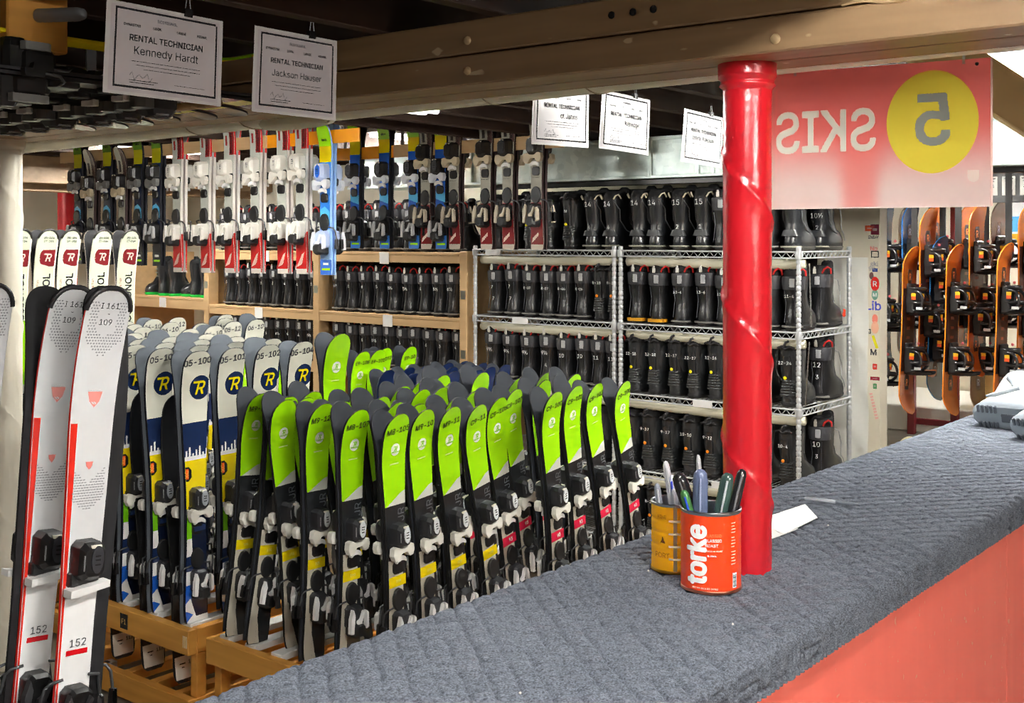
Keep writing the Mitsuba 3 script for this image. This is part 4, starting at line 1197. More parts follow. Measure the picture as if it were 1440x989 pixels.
def wire_unit(x0, x1, name):
    k = thing('wire_shelving', name, 'shelving')
    y0, y1 = 5.205, 5.83
    ch = lin(222, 226, 228)
    for px in (x0 + .012, x1 - .012):
        for py in (y0 + .012, y1 - .012):
            prof = [(.0001, 0), (.0125, 0)]
            for zz in np.arange(.03, 1.60, .0254):
                prof += [(.0125, zz), (.0095, zz + .002), (.0095, zz + .007), (.0125, zz + .009)]
            prof += [(.0125, 1.612), (.010, 1.618), (.0001, 1.618)]
            put(k, 'post', M().add(lathe(prof, 12, (px, py, 0)), ch, True).ply('m_chrome'))
    for z in WZ:
        s = put(k, 'shelf', M().add(tube([(x0 + .02, y0, z - .004), (x1 - .02, y0, z - .004)], .0045, 8), ch, True).add(tube([(x0 + .02, y0, z - .034), (x1 - .02, y0, z - .034)], .004, 8), ch, True)
                .add(tube([(x0 + .02, y1, z - .004), (x1 - .02, y1, z - .004)], .0045, 8), ch, True).add(tube([(x0, y0 + .02, z - .004), (x0, y1 - .02, z - .004)], .0045, 8), ch, True)
                .add(tube([(x1, y0 + .02, z - .004), (x1, y1 - .02, z - .004)], .0045, 8), ch, True).add(tube([(x1, y0 + .02, z - .034), (x1, y1 - .02, z - .034)], .004, 8), ch, True).ply('m_chrome'))
        t = M()
        nn = int((x1 - x0) / .024)
        pts = [(x0 + .025 + (x1 - x0 - .05) * i / nn, y0, z - (.006 if i % 2 else .032)) for i in range(nn + 1)]
        t.add(tube(pts, .0026, 5), ch, True)
        nn = 25
        t.add(tube([(x1, y0 + .025 + (y1 - y0 - .05) * i / nn, z - (.006 if i % 2 else .032)) for i in range(nn + 1)], .0026, 5), ch, True)
        put(s, 'truss', t.ply('m_chrome'))
        w = M()
        for xx in np.arange(x0 + .03, x1 - .02, .026):
            w.add(tube([(xx, y0, z - .003), (xx, y1, z - .003)], .0022, 5, caps=False), ch, True)
        for yy in np.linspace(y0 + .1, y1 - .1, 3):
            w.add(tube([(x0 + .01, yy, z - .008), (x1 - .01, yy, z - .008)], .003, 5), ch, True)
        put(s, 'deck_wires', w.ply('m_chrome'))
        for px in (x0 + .012, x1 - .012):
            put(s, 'collar', M().add(lathe([(.0127, -.04), (.017, -.038), (.0195, -.002), (.0127, 0)], 12, (px, y0 + .012, z)), ch, True).ply('m_chrome'))
    return k


wire_unit(*WX[0], 'chrome wire shelving full of boots, left of the two, beside the wooden shelves')
wire_unit(*WX[1], 'chrome wire shelving full of boots behind the red column, right of the two')
for u, (x0, x1) in enumerate(WX):
    for lv, z in enumerate(WZ[:4]):
        xa, xb = x0 + .03, x1 - (.03 if u == 0 else -.0)
        k = thing('rolled_curtain', f'cream rolled plastic sheet tied under the front of the {["top", "second", "third", "fourth"][lv]} wire shelf, {["left", "right"][u]} unit', 'plastic sheet')
        r = .026
        xs = np.linspace(xa, xb, 40)
        rr = r + .003 * (meshkit.noise(np.c_[xs * 30, xs * 0 + lv, xs * 0]) - .5) - .004 * (np.abs((xs * 3.1) % 1 - .5) < .06)
        put(k, None, M().add(tube(np.c_[xs, np.full(40, 5.262), z - .064 + .004 * np.sin(xs * 5)], rr, 14), lin(222, 218, 196), True).ply('m_satin'))
    for lv, (z, fx) in enumerate(zip(WZ[:4], ((.16, .82), (.36, .95), (.42, .62), (.5, .75)))):
        cx = x0 + fx[u] * (x1 - x0) * (.8 if u == 1 else 1)
        k = thing('shelf_tag', f'white paper tag on the edge of the {["top", "second", "third", "fourth"][lv]} wire shelf, {["left", "right"][u]} unit', 'tag')
        put(k, None, M().add(box(cx - .055, cx + .055, 5.196, 5.1995, z - .036, z - .002), WHITE).ply('m_paper'))
cs = thing('plastic_sheet', 'pale wrinkled plastic sheet hanging behind the end of the right wire shelving', 'plastic sheet')
yy, zz = np.meshgrid(np.linspace(-2.58, -2.36, 24), np.linspace(.002, 1.56, 60))
wv = .02 * meshkit.noise(np.stack([yy * 9 + zz * 6, zz * 5 - yy * 4, 0 * yy], -1), 4) + .012 * meshkit.noise(np.stack([yy * 24 + zz * 15, zz * 9, 0 * yy], -1), 9)
v = np.stack([yy, 5.90 + wv, zz], -1).reshape(-1, 3)
i, j = np.meshgrid(np.arange(59), np.arange(23), indexing='ij')
q = (i * 24 + j).ravel()
put(cs, None, M().add((v, np.vstack([np.stack([q, q + 1, q + 25], 1), np.stack([q, q + 25, q + 24], 1)])), lin(232, 232, 224), True).ply('m_satin'))
bp = thing('added_shade_sheet', 'black sheet backing the wire shelving', 'backing')
put(bp, None, M().add(box(-4.46, -2.62, 5.86, 5.87, .05, 1.95), lin(20, 20, 22)).ply('m_matte'))  # dark sheet added to stand in for shade behind the boots
for i in (0, 1):
    k = thing('chain', f'thin bead chain hanging beside the end post of the wire shelving, {["upper", "lower"][i]} length', 'chain')
    z0, z1 = ((1.54, 1.24), (1.17, .86))[i]
    put(k, None, M().add(tube([(-2.36 - .03 * i * t, 5.20 + .02 * t, z0 + (z1 - z0) * t) for t in np.linspace(0, 1, 30)], [.004 if q % 2 else .0025 for q in range(30)], 6), lin(200, 202, 200), True).ply('m_metal'))

# ---- boots on the wire shelves: x, kind, words
ROWS = [
    ('top', WZ[0], [(-4.33, 'step', '', YE_), (-4.20, 'step', '', YE_), (-4.07, 'step', '', YE_), (-3.945, 'step', '', None), (-3.80, 'step', 'M', YE_), (-3.655, 'cuff', '14|4', None), (-3.535, 'cuff', '14|4', None), (-3.355, 'cuff', '14|', None), (-3.25, 'cuff', '14|', None), (-3.11, 'cuff', '15|2', None), (-2.972, 'cuff', '15|1', None), (-2.862, 'lace', '|', None), (-2.74, 'lace', '|', None), (-2.61, 'lace', '|2', None), (-2.487, 'cuff', '11-2|', None)]),
    ('second', WZ[1], [(-4.33, 'lace', '7|7', None), (-4.205, 'lace', '7|7', None), (-4.08, 'lace', '8-07|', None), (-3.955, 'lace', '8-07|', None), (-3.84, 'lace', '8-06|', None), (-3.722, 'lace', '8-06|', None), (-3.60, 'step', '8-18', OR_), (-3.50, 'step', '8-18', OR_), (-3.362, 'lace', '|', None), (-3.232, 'lace', '|', None), (-3.092, 'lace', '13-6|', None), (-2.96, 'lace', '13-6|', None), (-2.845, 'lace', '13-5|', None), (-2.73, 'lace', '13-5|', None), (-2.60, 'lace', '11-4|', None), (-2.48, 'lace', '11-4|', None)]),
    ('third', WZ[2], [(-4.35, 'lace', '9½|', None), (-4.23, 'lace', '9½|', None), (-4.095, 'lace', '9½|', None), (-3.96, 'lace', '9½|4', None), (-3.83, 'lace', '10|', None), (-3.715, 'lace', '10|', None), (-3.605, 'lace', '11|', None), (-3.505, 'lace', '11|', None), (-3.37, 'step', '12-18', YE_), (-3.25, 'step', '12-18', YE_), (-3.13, 'step', '12-17', YE_), (-3.013, 'step', '12-17', YE_), (-2.895, 'step', '12-16', YE_), (-2.77, 'step', '12-16', YE_), (-2.65, 'step', '12-24', YE_), (-2.495, 'step', '12-24', YE_)]),
    ('fourth', WZ[3], [(-4.0, 'step', '9-16', OR_), (-3.85, 'step', '9-16', OR_), (-3.72, 'step', '9-16', OR_), (-3.60, 'step', '9-16', OR_), (-3.395, 'step', '9-17', OR_), (-3.285, 'step', '9-17', OR_), (-3.168, 'step', '9-17', OR_), (-3.04, 'step', '10-10', OR_), (-2.915, 'step', '9-12', OR_), (-2.79, 'step', '9-12', OR_), (-2.65, 'step', '10-3', YE_), (-2.505, 'step', '10-4', OR_)]),
    ('lowest', WZ[4], [(-3.39, 'step', '8-21', OR_), (-3.26, 'step', '8-20', OR_), (-3.13, 'step', '8-22', OR_), (-2.99, 'step', '8-23', OR_)])]
KN = {'lace': 'black grey-cuffed boot', 'cuff': 'black boot with cream pull loops', 'step': 'charcoal ribbed boot'}
for rn, z, row in ROWS:
    for i, (x, kd, wd, dot) in enumerate(row):
        p = wd.split('|')
        w = []
        if kd == 'step':
            w = [(p[0], .015, .205, -.004)] if p[0] else []
        elif kd == 'cuff':
            w = [(t, h, tz, 0) for t, h, tz in zip(p, (.026, .021), (.235, .115)) if t]
        else:
            if p[0]:
                w.append((p[0], .020 if len(p[0]) < 3 else .014, .165, -.006))
            if len(p) > 1 and p[1]:
                w.append((p[1], .020, .10, .004))
        nm = f'{KN[kd]}{" and " + ("yellow" if dot is YE_ else "orange") + " dot" if dot is not None else ""}, {ORD[i + 1]} from the left on the {rn} wire shelf'
        add_boot(kd, x, YB + rng.uniform(-.006, .010), z, nm, f'boots on the {rn} wire shelf', w, dot, lin(214, 150, 30) if (rn == 'second' and i in (8, 9)) else None, rng.uniform(-4, 4), 1.0 + (.05 if kd == 'cuff' else 0) + rng.uniform(-.03, .02), ('heel_tab',) if kd == 'lace' and i == 15 else ())
for lv, (kd, wd, y) in enumerate((('cuff', ('10½', '2'), 5.535), ('lace', (), 5.52), ('lace', ('12', '3'), 5.535), ('lace', ('10', '3'), 5.53))):
    w = [(t, .024 if i == 0 else .02, (.175, .115)[i], .0) for i, t in enumerate(wd)]
    x = -2.475
    k = add_boot(kd, x, y, WZ[lv], f'inner black boot by the end post, {["top", "second", "third", "fourth"][lv]} wire shelf, toe to the wall', 'inner boots at the end of the wire shelves', w, None, None, 0, 1.0)
    lc = [(.040, .120, .25), (.055, .15, .235), (.052, .185, .17), (.058, .17, .11), (.052, .215, .085), (.05, .235, .05)]
    put(k, 'lace', M().add(tube(np.array([[np.interp(t, range(6), [q[c] for q in lc]) for c in range(3)] for t in np.linspace(0, 5, 26)]), .0025, 6), lin(170, 172, 170), True).ply('m_satin'), rotz(0, (x, y, WZ[lv])))
    if lv == 1:
        put(k, 'lace_lock', M().add(box(.046, .060, .222, .240, .045, .085, .004), lin(226, 60, 30)).ply('m_satin'), rotz(0, (x, y, WZ[lv])), 'orange lace lock')

# ---- wooden shelving
PX = [-7.95, -6.945, -5.78, -4.50]
ws = thing('wooden_shelving', 'tan painted wooden shelving in three bays left of the wire shelves', 'shelving')
for x in PX:
    put(ws, 'post', M().add(box(x - .055, x - .0, 5.2, 5.29, 0, 1.582, .003), (1, 1, 1)).ply('m_tan'))
    put(ws, 'side_board', M().add(box(x - .055, x - .035, 5.29, 5.84, 0, 1.55, .002), (1, 1, 1)).ply('m_tan'))
    for zz in (.95, 1.30):
        put(ws, 'bracket', M().add(box(x - .045, x - .008, 5.1975, 5.1995, zz, zz + .05), lin(176, 178, 172)).ply('m_metal'))
for b, (a, c) in enumerate(zip(PX[:-1], PX[1:])):
    for lv, z in enumerate(((1.225, .78) if b == 0 else (1.575, 1.185, .845, .45))):
        th = .085 if b == 0 else .066
        put(ws, 'shelf_edge', M().add(box(a + .001, c - .056, 5.205, 5.235, z - th, z - .019, .002), (1, 1, 1)).ply('m_tan'))
        put(ws, 'shelf_board', M().add(box(a + .001, c - .056, 5.203, 5.84, z - .018, z, .002), (1, 1, 1)).ply('m_tan'))
    if b:
        put(ws, 'back_or_shade_panel', M().add(box(a, c - .056, 5.845, 5.855, .05, 1.55), lin(44, 34, 28)).ply('m_matte'))  # dark panel added to stand in for shade inside the bays
for i, (x, z) in enumerate(((-7.50, 1.19), (-6.39, 1.155), (-5.18, 1.545), (-6.32, 1.545), (-5.15, 1.155), (-5.09, .815))):
    k = thing('shelf_tag', f'small white tag on the wooden shelf edge, {["in the left bay", "second shelf of the middle bay", "top of the right bay", "top of the middle bay", "second shelf of the right bay", "third shelf of the right bay"][i]}', 'tag')
    put(k, None, M().add(box(x - .04, x + .04, 5.2015, 5.2045, z - .045, z + .028), WHITE).ply('m_paper'))
WOOD = [('top shelf of the right wooden bay', 1.575, -5.70, -4.62, 9), ('second shelf of the right wooden bay', 1.185, -5.665, -4.655, 9), ('third shelf of the right wooden bay', .845, -5.645, -4.63, 10),
        ('top shelf of the middle wooden bay', 1.575, -6.85, -5.92, 8), ('second shelf of the middle wooden bay', 1.185, -6.79, -5.905, 8), ('third shelf of the middle wooden bay', .845, -6.80, -5.905, 9)]
for nm, z, a, c, n in WOOD:
    for i in range(n):
        x = a + (c - a) * i / (n - 1) + rng.uniform(-.006, .006)
        wd = rng.choice(('5', '6', '4', '3', '6½', '5½'))
        w = [(wd, .019, .165, -.006)] if nm.startswith(('second', 'third')) else []
        add_boot('lace', x, YB + rng.uniform(-.004, .012), z, f'black grey-cuffed boot, {ORD[i + 1]} from the left, {nm}', f'boots on the {nm}', w, None, None, rng.uniform(-5, 5), .98 + rng.uniform(-.03, .02))
for i, (x, t) in enumerate(((-7.80, 180), (-7.57, 30), (-7.45, 12), (-7.31, 170), (-7.19, 10), (-7.08, 4))):
    add_boot('green', x, YB + (.28 if t > 100 else .0), 1.225, f'black boot with bright green sole, {ORD[i + 1]} from the left in the open left bay', 'green soled boots', [], None, None, t, .92)


# ================================================================== DUCT
dk = thing('air_duct', 'galvanized sheet metal duct running above the wire shelving', 'duct')
xs = [-5.6, -4.55, -3.30, -3.02, -2.93, -2.38, -1.2, 0.4, 2.9]
for i, (a, b) in enumerate(zip(xs[:-1], xs[1:])):
    put(dk, 'section', M().add(box(a + .0015, b - .0015, 5.3 + .004 * (i % 2), 5.78, 1.985, 2.185, .004), (1, 1, 1)).ply('m_galv'))
    put(dk, 'seam', M().add(box(b - .012, b + .012, 5.288, 5.31, 1.975, 2.195, .003), (1, 1, 1)).ply('m_galv'))
put(dk, 'flange', M().add(box(-5.6, 2.9, 5.285, 5.305, 2.176, 2.196, .002), (1, 1, 1)).ply('m_galv'))
put(dk, 'flange', M().add(box(-5.6, 2.9, 5.285, 5.305, 1.975, 1.992, .002), (1, 1, 1)).ply('m_galv'))
ku = thing('duct_dark_strip', 'thin dark steel rail under the galvanized duct', 'rail')
put(ku, None, M().add(box(-4.4, -.9, 5.32, 5.36, 1.945, 1.972, .002), lin(58, 58, 58)).ply('m_metal'))  # dark strip along the shadow gap under the duct

br = thing('timber_brace', 'tan sloping timber at the upper right, between the sign and the bright lamp', 'brace')
a_, b_ = np.array([-1.40, 3.63, 2.36]), np.array([-.66, 4.20, 1.755])
dv = (b_ - a_) / np.linalg.norm(b_ - a_)
sd_ = np.cross(dv, [0, 0, 1])
sd_ /= np.linalg.norm(sd_)
put(br, 'board', M().add(box(0, float(np.linalg.norm(b_ - a_)), -.02, .02, -.075, .075, .004), lin(232, 204, 150)).ply('m_satin'), frame(a_, dv, -sd_, np.cross(dv, -sd_)))
put(br, 'hanger', M().add(box(-.75, -.70, 4.10, 4.14, 1.80, 2.21), lin(200, 170, 120)).ply('m_satin'))

# ================================================================== CERTIFICATES
RX = np.array([[0, 0, 1], [1, 0, 0], [0, 1, 0]], float)            # sheet (u, v, out) -> u along +y, v up, out +x
INK = lin(42, 42, 48)


def certificate(y0, y1, z0, z1, name, tilt, label, header=True, x=-2.2, right=False):
    k = thing('certificate', label, 'certificate')
    w, h = y1 - y0, z1 - z0
    m = frame((x, (y0 + y1) / 2, (z0 + z1) / 2), (0, 1, 0), (0, 0, 1), (1, 0, 0))
    m[:3, :3] = m[:3, :3] @ rot([0, 0, 1], tilt)
    nu, nv = 14, 10
    U, V = np.meshgrid(np.linspace(-w / 2, w / 2, nu), np.linspace(-h / 2, h / 2, nv))
    bend = lambda u, v: .006 * np.sin(u * 9 + 1) * (0.5 - v / h) + .004 * np.sin(v * 14)
    i, j = np.meshgrid(np.arange(nv - 1), np.arange(nu - 1), indexing='ij')
    q = (i * nu + j).ravel()
    F = np.vstack([np.stack([q, q + 1, q + nu + 1], 1), np.stack([q, q + nu + 1, q + nu], 1)])
    for nm, sc, off, col in (('laminate', 1.0, 0, lin(214, 212, 212)), ('paper', .93, .0012, lin(206, 200, 204))):
        u, v = U.ravel() * sc, V.ravel() * (sc if nm == 'laminate' else .93)
        put(k, nm, M().add((np.c_[u, v, bend(u, v) + off], F), col, True).ply('m_paper'), m)
    P = M()

    def lay(vf, off=.0022, col=INK):
        v, f = vf
        v = np.array(v, float)
        v[:, 2] = v[:, 2] + bend(v[:, 0], v[:, 1]) + off
        P.add((v, f), col)

    def bar(u0, u1, v, t=.0012, n=6):
        us = np.linspace(u0, u1, n)
        vs = np.vstack([np.c_[us, us * 0 + v, us * 0], np.c_[us, us * 0 + v + t, us * 0]])
        ii = np.arange(n - 1)
        lay((vs, np.vstack([np.stack([ii, ii + 1, ii + n + 1], 1), np.stack([ii, ii + n + 1, ii + n], 1)])))
    a, b = w * .43, h * .42
    bar(-a, a, b, .0045, 10)
    bar(-a, a, -b, .0045, 10)
    for s in (-1, 1):
        vs = np.linspace(-b, b, 8)
        v = np.vstack([np.c_[vs * 0 + s * a, vs, vs * 0], np.c_[vs * 0 + s * a + .004, vs, vs * 0]])
        ii = np.arange(7)
        lay((v, np.vstack([np.stack([ii, ii + 9, ii + 1], 1), np.stack([ii, ii + 8, ii + 9], 1)])))
    sx = w / .29
    lay(xf(text('ROSSIGNOL', .0062, .0002, True), t=(0, h * .35, 0)), col=lin(110, 108, 116))
    for tx, u in (('DYNASTAR', -.085), ('LOOK', -.025), ('LANGE', .035), ('KERMA', .088)):
        lay(xf(text(tx, .0055, .0002, True), t=(u * sx, h * .265, 0)))
    t1 = text('RENTAL TECHNICIAN', .0125 * sx, .0002, True)
    lay(xf(t1, t=(0, h * .13, 0)))
    nv_ = text(name, .0165 * sx, .0002)
    lay(xf(nv_, t=((.035 if right else 0) * sx, -h * .015, 0)))
    for r, (u0, u1) in enumerate(((-.085, .085), (-.075, .085), (-.055, .06))):
        bar(u0 * sx, u1 * sx, -h * (.125 + .04 * r), .0011)
    bar(-.088 * sx, -.02 * sx, -h * .335, .0014)
    bar(.02 * sx, .098 * sx, -h * .335, .0009)
    bar(-.088 * sx, -.03 * sx, -h * .36, .0014)
    sg = [(-.088 + .006 * i, -.285 * h + .007 * math.sin(i * 2.1) * (1 + .5 * math.sin(i)), .0005) for i in range(10)]
    lay(tube([(p[0] * sx, p[1], p[2]) for p in sg], .0005, 4), col=lin(90, 90, 98))
    put(k, 'print', P.ply('m_matte'), m, 'black printed frame and lettering')
    for uc in ((.18,) if w > .26 else (.1,)):
        c = M().add(xf(box(-.010, .010, -.006, .012, -.006, .008), t=(uc * w, h / 2, 0)), lin(24, 24, 26))
        c.add(tube([(uc * w - .007, h / 2 + .010, .004), (uc * w - .004, h / 2 + .034, .004), (uc * w + .004, h / 2 + .034, .004), (uc * w + .007, h / 2 + .010, .004)], .0012, 6), SILVER)
        put(k, 'binder_clip', c.ply('m_satin'), m, 'black binder clip')
    return k


certificate(1.385, 1.683, 1.964, 2.160, 'Kennedy Hardt', -1.0, 'largest laminated certificate, hanging at the upper left in front of the stacked skis')
certificate(1.775, 2.037, 1.958, 2.160, 'Jackson Hauser', -.5, 'laminated certificate hanging in front of the brown beam, second from the left')
certificate(2.852, 3.150, 1.952, 2.150, 'ot Jahns', 1.0, 'laminated certificate partly hidden by the beam, leftmost of the three behind it', right=True)
certificate(3.222, 3.522, 1.955, 2.150, 'Kitredge', -1.5, 'laminated certificate in the middle of the three behind the beam, crinkled', right=True)
certificate(3.755, 4.052, 1.936, 2.132, 'Brady Kuepper', -2.5, 'laminated certificate just left of the red column, smallest looking of the five')

# ================================================================== SIGN
sgn = thing('hanging_sign', 'pink red translucent sign seen from behind, with a yellow disc, right of the red column', 'sign')
A, B = np.array([-1.262, 2.555]), np.array([-.770, 2.618])
d = (B - A) / np.linalg.norm(B - A)
W, Hh = float(np.linalg.norm(B - A)), .320
# u runs to the right as seen from the camera side
ms = frame((A[0], A[1], 1.730), (d[0], d[1], 0), (0, 0, 1), (d[1], -d[0], 0))
nu, nv = 250, 160
U, V = np.meshgrid(np.linspace(0, W, nu), np.linspace(0, Hh, nv))
u, v = U.ravel() / W, V.ravel() / Hh
sst = lambda a, b, x: (lambda t: t * t * (3 - 2 * t))(np.clip((x - a) / (b - a), 0, 1))
top, bot, mid = lin(254, 128, 122), lin(252, 226, 220), lin(252, 150, 142)
t = sst(.10, .62, v + .18 * np.exp(-((u - .43) / .10) ** 2) * (v < .9) + .10 * sst(.75, 1.0, u) * 0)[:, None]
base = bot * (1 - t) + top * t
colm = (np.exp(-((u - .43) / .085) ** 4) * .75 * (1 - sst(.2, .7, v)))[:, None]
base = base * (1 - colm) + mid * colm
i, j = np.meshgrid(np.arange(nv - 1), np.arange(nu - 1), indexing='ij')
q = (i * nu + j).ravel()
Fq = np.vstack([np.stack([q, q + 1, q + nu + 1], 1), np.stack([q, q + nu + 1, q + nu], 1)])
DISC = affinity.translate(affinity.scale(Point(0, 0).buffer(1, 32), .098, .114), .750 * W, .585 * Hh)


def mirrored(tx, h, sx, uc, vc):
    vv, ff = text(tx, h, .0, True)
    return vv * [-sx, 1, 1] + [uc, vc, 0], ff[:, ::-1]


def flat_of(vf):
    vv, ff = vf
    a = vv[ff][:, :, :2]
    ar = np.cross(a[:, 1] - a[:, 0], a[:, 2] - a[:, 0])
    return union_all([Polygon(t).buffer(.0001) for t, w in zip(a, ar) if abs(w) > 1e-9])


FIVE, SKIS = flat_of(mirrored('5', .108, 1.0, .752 * W, .60 * Hh)), flat_of(mirrored('SKIS', .092, .80, .270 * W, .555 * Hh))
import shapely
cc = np.c_[U.ravel(), V.ravel()][Fq].mean(1)
inside = shapely.contains_xy(union_all([DISC, SKIS]).buffer(-.0022), cc[:, 0], cc[:, 1])
put(sgn, 'panel', M().add((np.c_[U.ravel(), V.ravel(), 0 * u], Fq[~inside]), base, True).ply('m_sign'), ms)


def sheet_piece(poly, col, name, off, lab):
    V_, F_, n_ = [], [], 0
    for g in getattr(poly.simplify(.0003), 'geoms', [poly.simplify(.0003)]):
        vv, ff = trimesh.creation.triangulate_polygon(g, engine='earcut')
        V_.append(np.c_[vv, np.full(len(vv), off)])
        F_.append(ff + n_)
        n_ += len(vv)
    put(sgn, name, M().add((np.vstack(V_), np.vstack(F_)), col).ply('m_sign'), ms, lab)


sheet_piece(DISC.difference(FIVE), lin(252, 232, 84), 'disc', .0006, 'yellow disc')
sheet_piece(FIVE, lin(160, 164, 156), 'numeral', .0006, 'mirrored grey five seen through the sheet')
sheet_piece(SKIS, lin(250, 246, 232), 'lettering', .0006, 'mirrored pale lettering seen through the sheet')
put(sgn, 'edge_trim', M().add(box(W - .002, W + .002, 0, Hh, -.002, .002), lin(240, 200, 190)).add(box(0, W, -.002, .001, -.002, .002), lin(246, 226, 220)).ply('m_satin'), ms)
put(sgn, 'logo', M().add(xf(extrude(Point(0, 0).buffer(.012, 8).union(sbox(-.012, 0, .012, .014)), .0006), t=(.925 * W, .2 * Hh, .001)), lin(252, 236, 228)).ply('m_sign'), ms, 'pale shield mark')
for uu in (.01, W - .03):
    put(sgn, 'screw', M().add(xf(lathe([(.004, 0), (.003, .002), (.0001, .0025)], 10), t=(uu, Hh - .012, .0005)), BLACK).ply('m_satin'), ms)
put(sgn, 'hanger', M().add(box(.06, .066, Hh - .01, .2 + Hh, -.002, 0), SILVER).add(box(W - .06, W - .054, Hh - .01, .2 + Hh, -.002, 0), SILVER).ply('m_metal'), ms)

# ================================================================== COUNTER THINGS
CT = .9405


def can(x, y, r, h, kind, label):
    k = thing('coffee_can', label, 'can')
    m = rotz({'red': 0, 'yellow': 0}[kind], (x, y, CT))
    red = kind == 'red'
    body = lin(232, 66, 22) if red else lin(250, 176, 18)
    ribs = [.22, .40, .58, .76] if not red else []
    prof = [(r * .985, .003), (r, .006)]
    for f in np.linspace(.04, .96, 60):
        d = sum(math.exp(-((f - q) / .018) ** 2) for q in ribs)
        prof.append((r - .0016 * d, f * h))
    prof += [(r, h * .965)]
    put(k, 'body', M().add(lathe(prof, 56), body, True).ply('m_gloss' if red else 'm_satin'), m)
    put(k, 'rim', M().add(lathe([(r - .003, h * .93), (r + .0002, h * .955), (r + .0018, h * .985), (r + .001, h), (r - .002, h), (r - .003, h * .985), (r - .003, h * .3)], 56), SILVER, True).add(lathe([(.0001, .004), (r - .004, .004)], 40), SILVER).add(lathe([(r - .002, .0), (r + .0014, .002), (r + .001, .007), (r - .001, .008)], 56), lin(230, 150, 120) if red else lin(220, 160, 60), True).ply('m_metal'), m)

    # the side of the can, u measured as arc length from the direction of the viewer
    base_ang = math.atan2(-y, -x)

    def wrap(vf, u0, z, off=.0004):
        v, f = vf
        a = base_ang + (v[:, 0] + u0) / r
        rr = r + off + v[:, 2]
        return np.c_[rr * np.cos(a), rr * np.sin(a), v[:, 1] + z], f
    return k, m, wrap


def dense(vf, step=.006):
    v, f = vf
    mesh = trimesh.Trimesh(v, f, process=False)
    vv, ff = trimesh.remesh.subdivide_to_size(mesh.vertices, mesh.faces, step, max_iter=6)
    return vv, ff


k, m, wrap = can(-1.190, 2.145, .0615, .166, 'red', 'orange red coffee can full of pens, front one of the two on the counter')
R90 = rot([0, 0, 1], 90)
v_, f_ = text('torke', .026, .0004, True)
v_ = np.vstack([v_ + [dx, dy, 0] for dx, dy in ((-.0011, 0), (.0011, 0), (0, .0008), (0, -.0008))])
f_ = np.vstack([f_ + len(v_) // 4 * q for q in range(4)])
put(k, 'lettering', M().add(wrap(dense(xf((v_ * [1.38, 1.6, 1], f_), R90, (0, 0, 0))), -.0310, .080), lin(246, 244, 240)).ply('m_satin'), m, 'large white vertical lettering')
L2 = M()
for tx, h, u0, z, c in (('CLASSIC', .0058, .0045, .110, WHITE), ('ROAST', .0058, .0020, .100, WHITE), ('MEDIUM ROAST', .0030, .008, .089, lin(250, 210, 190)), ('● 100%', .0032, .002, .079, WHITE), ('NET WT 34.5 OZ (978g)', .0034, -.012, .0125, lin(250, 220, 200)), ('CLASSIC', .0058, .004, .120, lin(240, 120, 70))):
    L2.add(wrap(dense(text(tx, h, .0003, True)), u0, z), c)
for i in range(13):
    for a, n in ((.044, 4),):
        L2.add(wrap(dense(box(0, .012 - .003 * (i % 3 == 2), 0, .0022, 0, .0003)), a, .060 + i * .0062 + .004 * (i > 4) + .004 * (i > 8)), lin(248, 190, 160))
put(k, 'small_print', L2.ply('m_satin'), m, 'small white print')
bc = M().add(wrap(dense(box(0, .012, 0, .030, 0, .0003)), .048, .012), WHITE)
for i in range(9):
    bc.add(wrap(dense(box(0, .010, 0, .0013 + .0009 * (i % 3 == 0), 0, .0004)), .049, .0145 + i * .0028, .0006), BLACK)
put(k, 'barcode', bc.ply('m_satin'), m, 'white bar code label')
k2, m2, wrap2 = can(-1.316, 2.215, .052, .150, 'yellow', 'yellow coffee can behind the orange red one, holding pens')
L3 = M()
L3.add(wrap2(dense(box(0, .008, 0, .146, 0, .0004), .01), -.004, .002), lin(150, 128, 96))
for z in (.033, .060, .087, .114):
    L3.add(wrap2(dense(box(-.010, .018, -.0022, .0022, 0, .0004)), -.004, z, .0006), lin(240, 224, 190))
L3.add(wrap2(dense(extrude(Polygon([(-.008, 0), (.004, 0), (.001, .006), (-.002, .014), (-.005, .005)]), .0004)), -.026, .066), lin(110, 60, 20))
L3.add(wrap2(dense(text('PORT', .010, .0003, True)), -.030, .040), lin(200, 120, 20))
L3.add(wrap2(dense(text('FINE', .007, .0003, True)), -.030, .122), lin(200, 120, 20))
put(k2, 'print', L3.ply('m_satin'), m2, 'brown print and silver seam')


def pen(name, p0, p1, r, cols, label, cat='pen', cap_r=1.0):
    """A pen from its foot p0 to its rounded upper end p1."""
    k = thing(name, label, cat, 'pens in the coffee cans')
    p0, p1, r = np.array(p0, float), np.array(p1, float), r * 1.25
    n = [0, .42, .45, .47, .52, .90, .96, .99, 1.0]
    rr = [.8, .9, .9, 1, 1, 1, .88, .55, .05]
    pts = [p0 + (p1 - p0) * t for t in n]
    put(k, 'barrel', M().add(tube(pts[:4], [r * q for q in rr[:4]], 12), cols[0], True).ply('m_satin'))
    put(k, 'cap', M().add(tube(pts[3:], [r * q * cap_r for q in rr[3:]], 14), cols[1], True).ply('m_gloss'))
    ax = (p1 - p0) / np.linalg.norm(p1 - p0)
    side = np.cross(ax, [-.85, .5, 0])
    side = np.cross(side, ax)
    side = -side / np.linalg.norm(side)
    toward = np.array([.48, -.87, 0])
    toward = toward - ax * (toward @ ax)
    toward /= np.linalg.norm(toward)
    q = [p0 + (p1 - p0) * t + toward * r * (1.0 + .35 * cap_r) for t in (.94, .80, .60)]
    put(k, 'clip', M().add(tube(q, [.0022, .0026, .002], 6), cols[2], True).ply('m_gloss'))
    return k


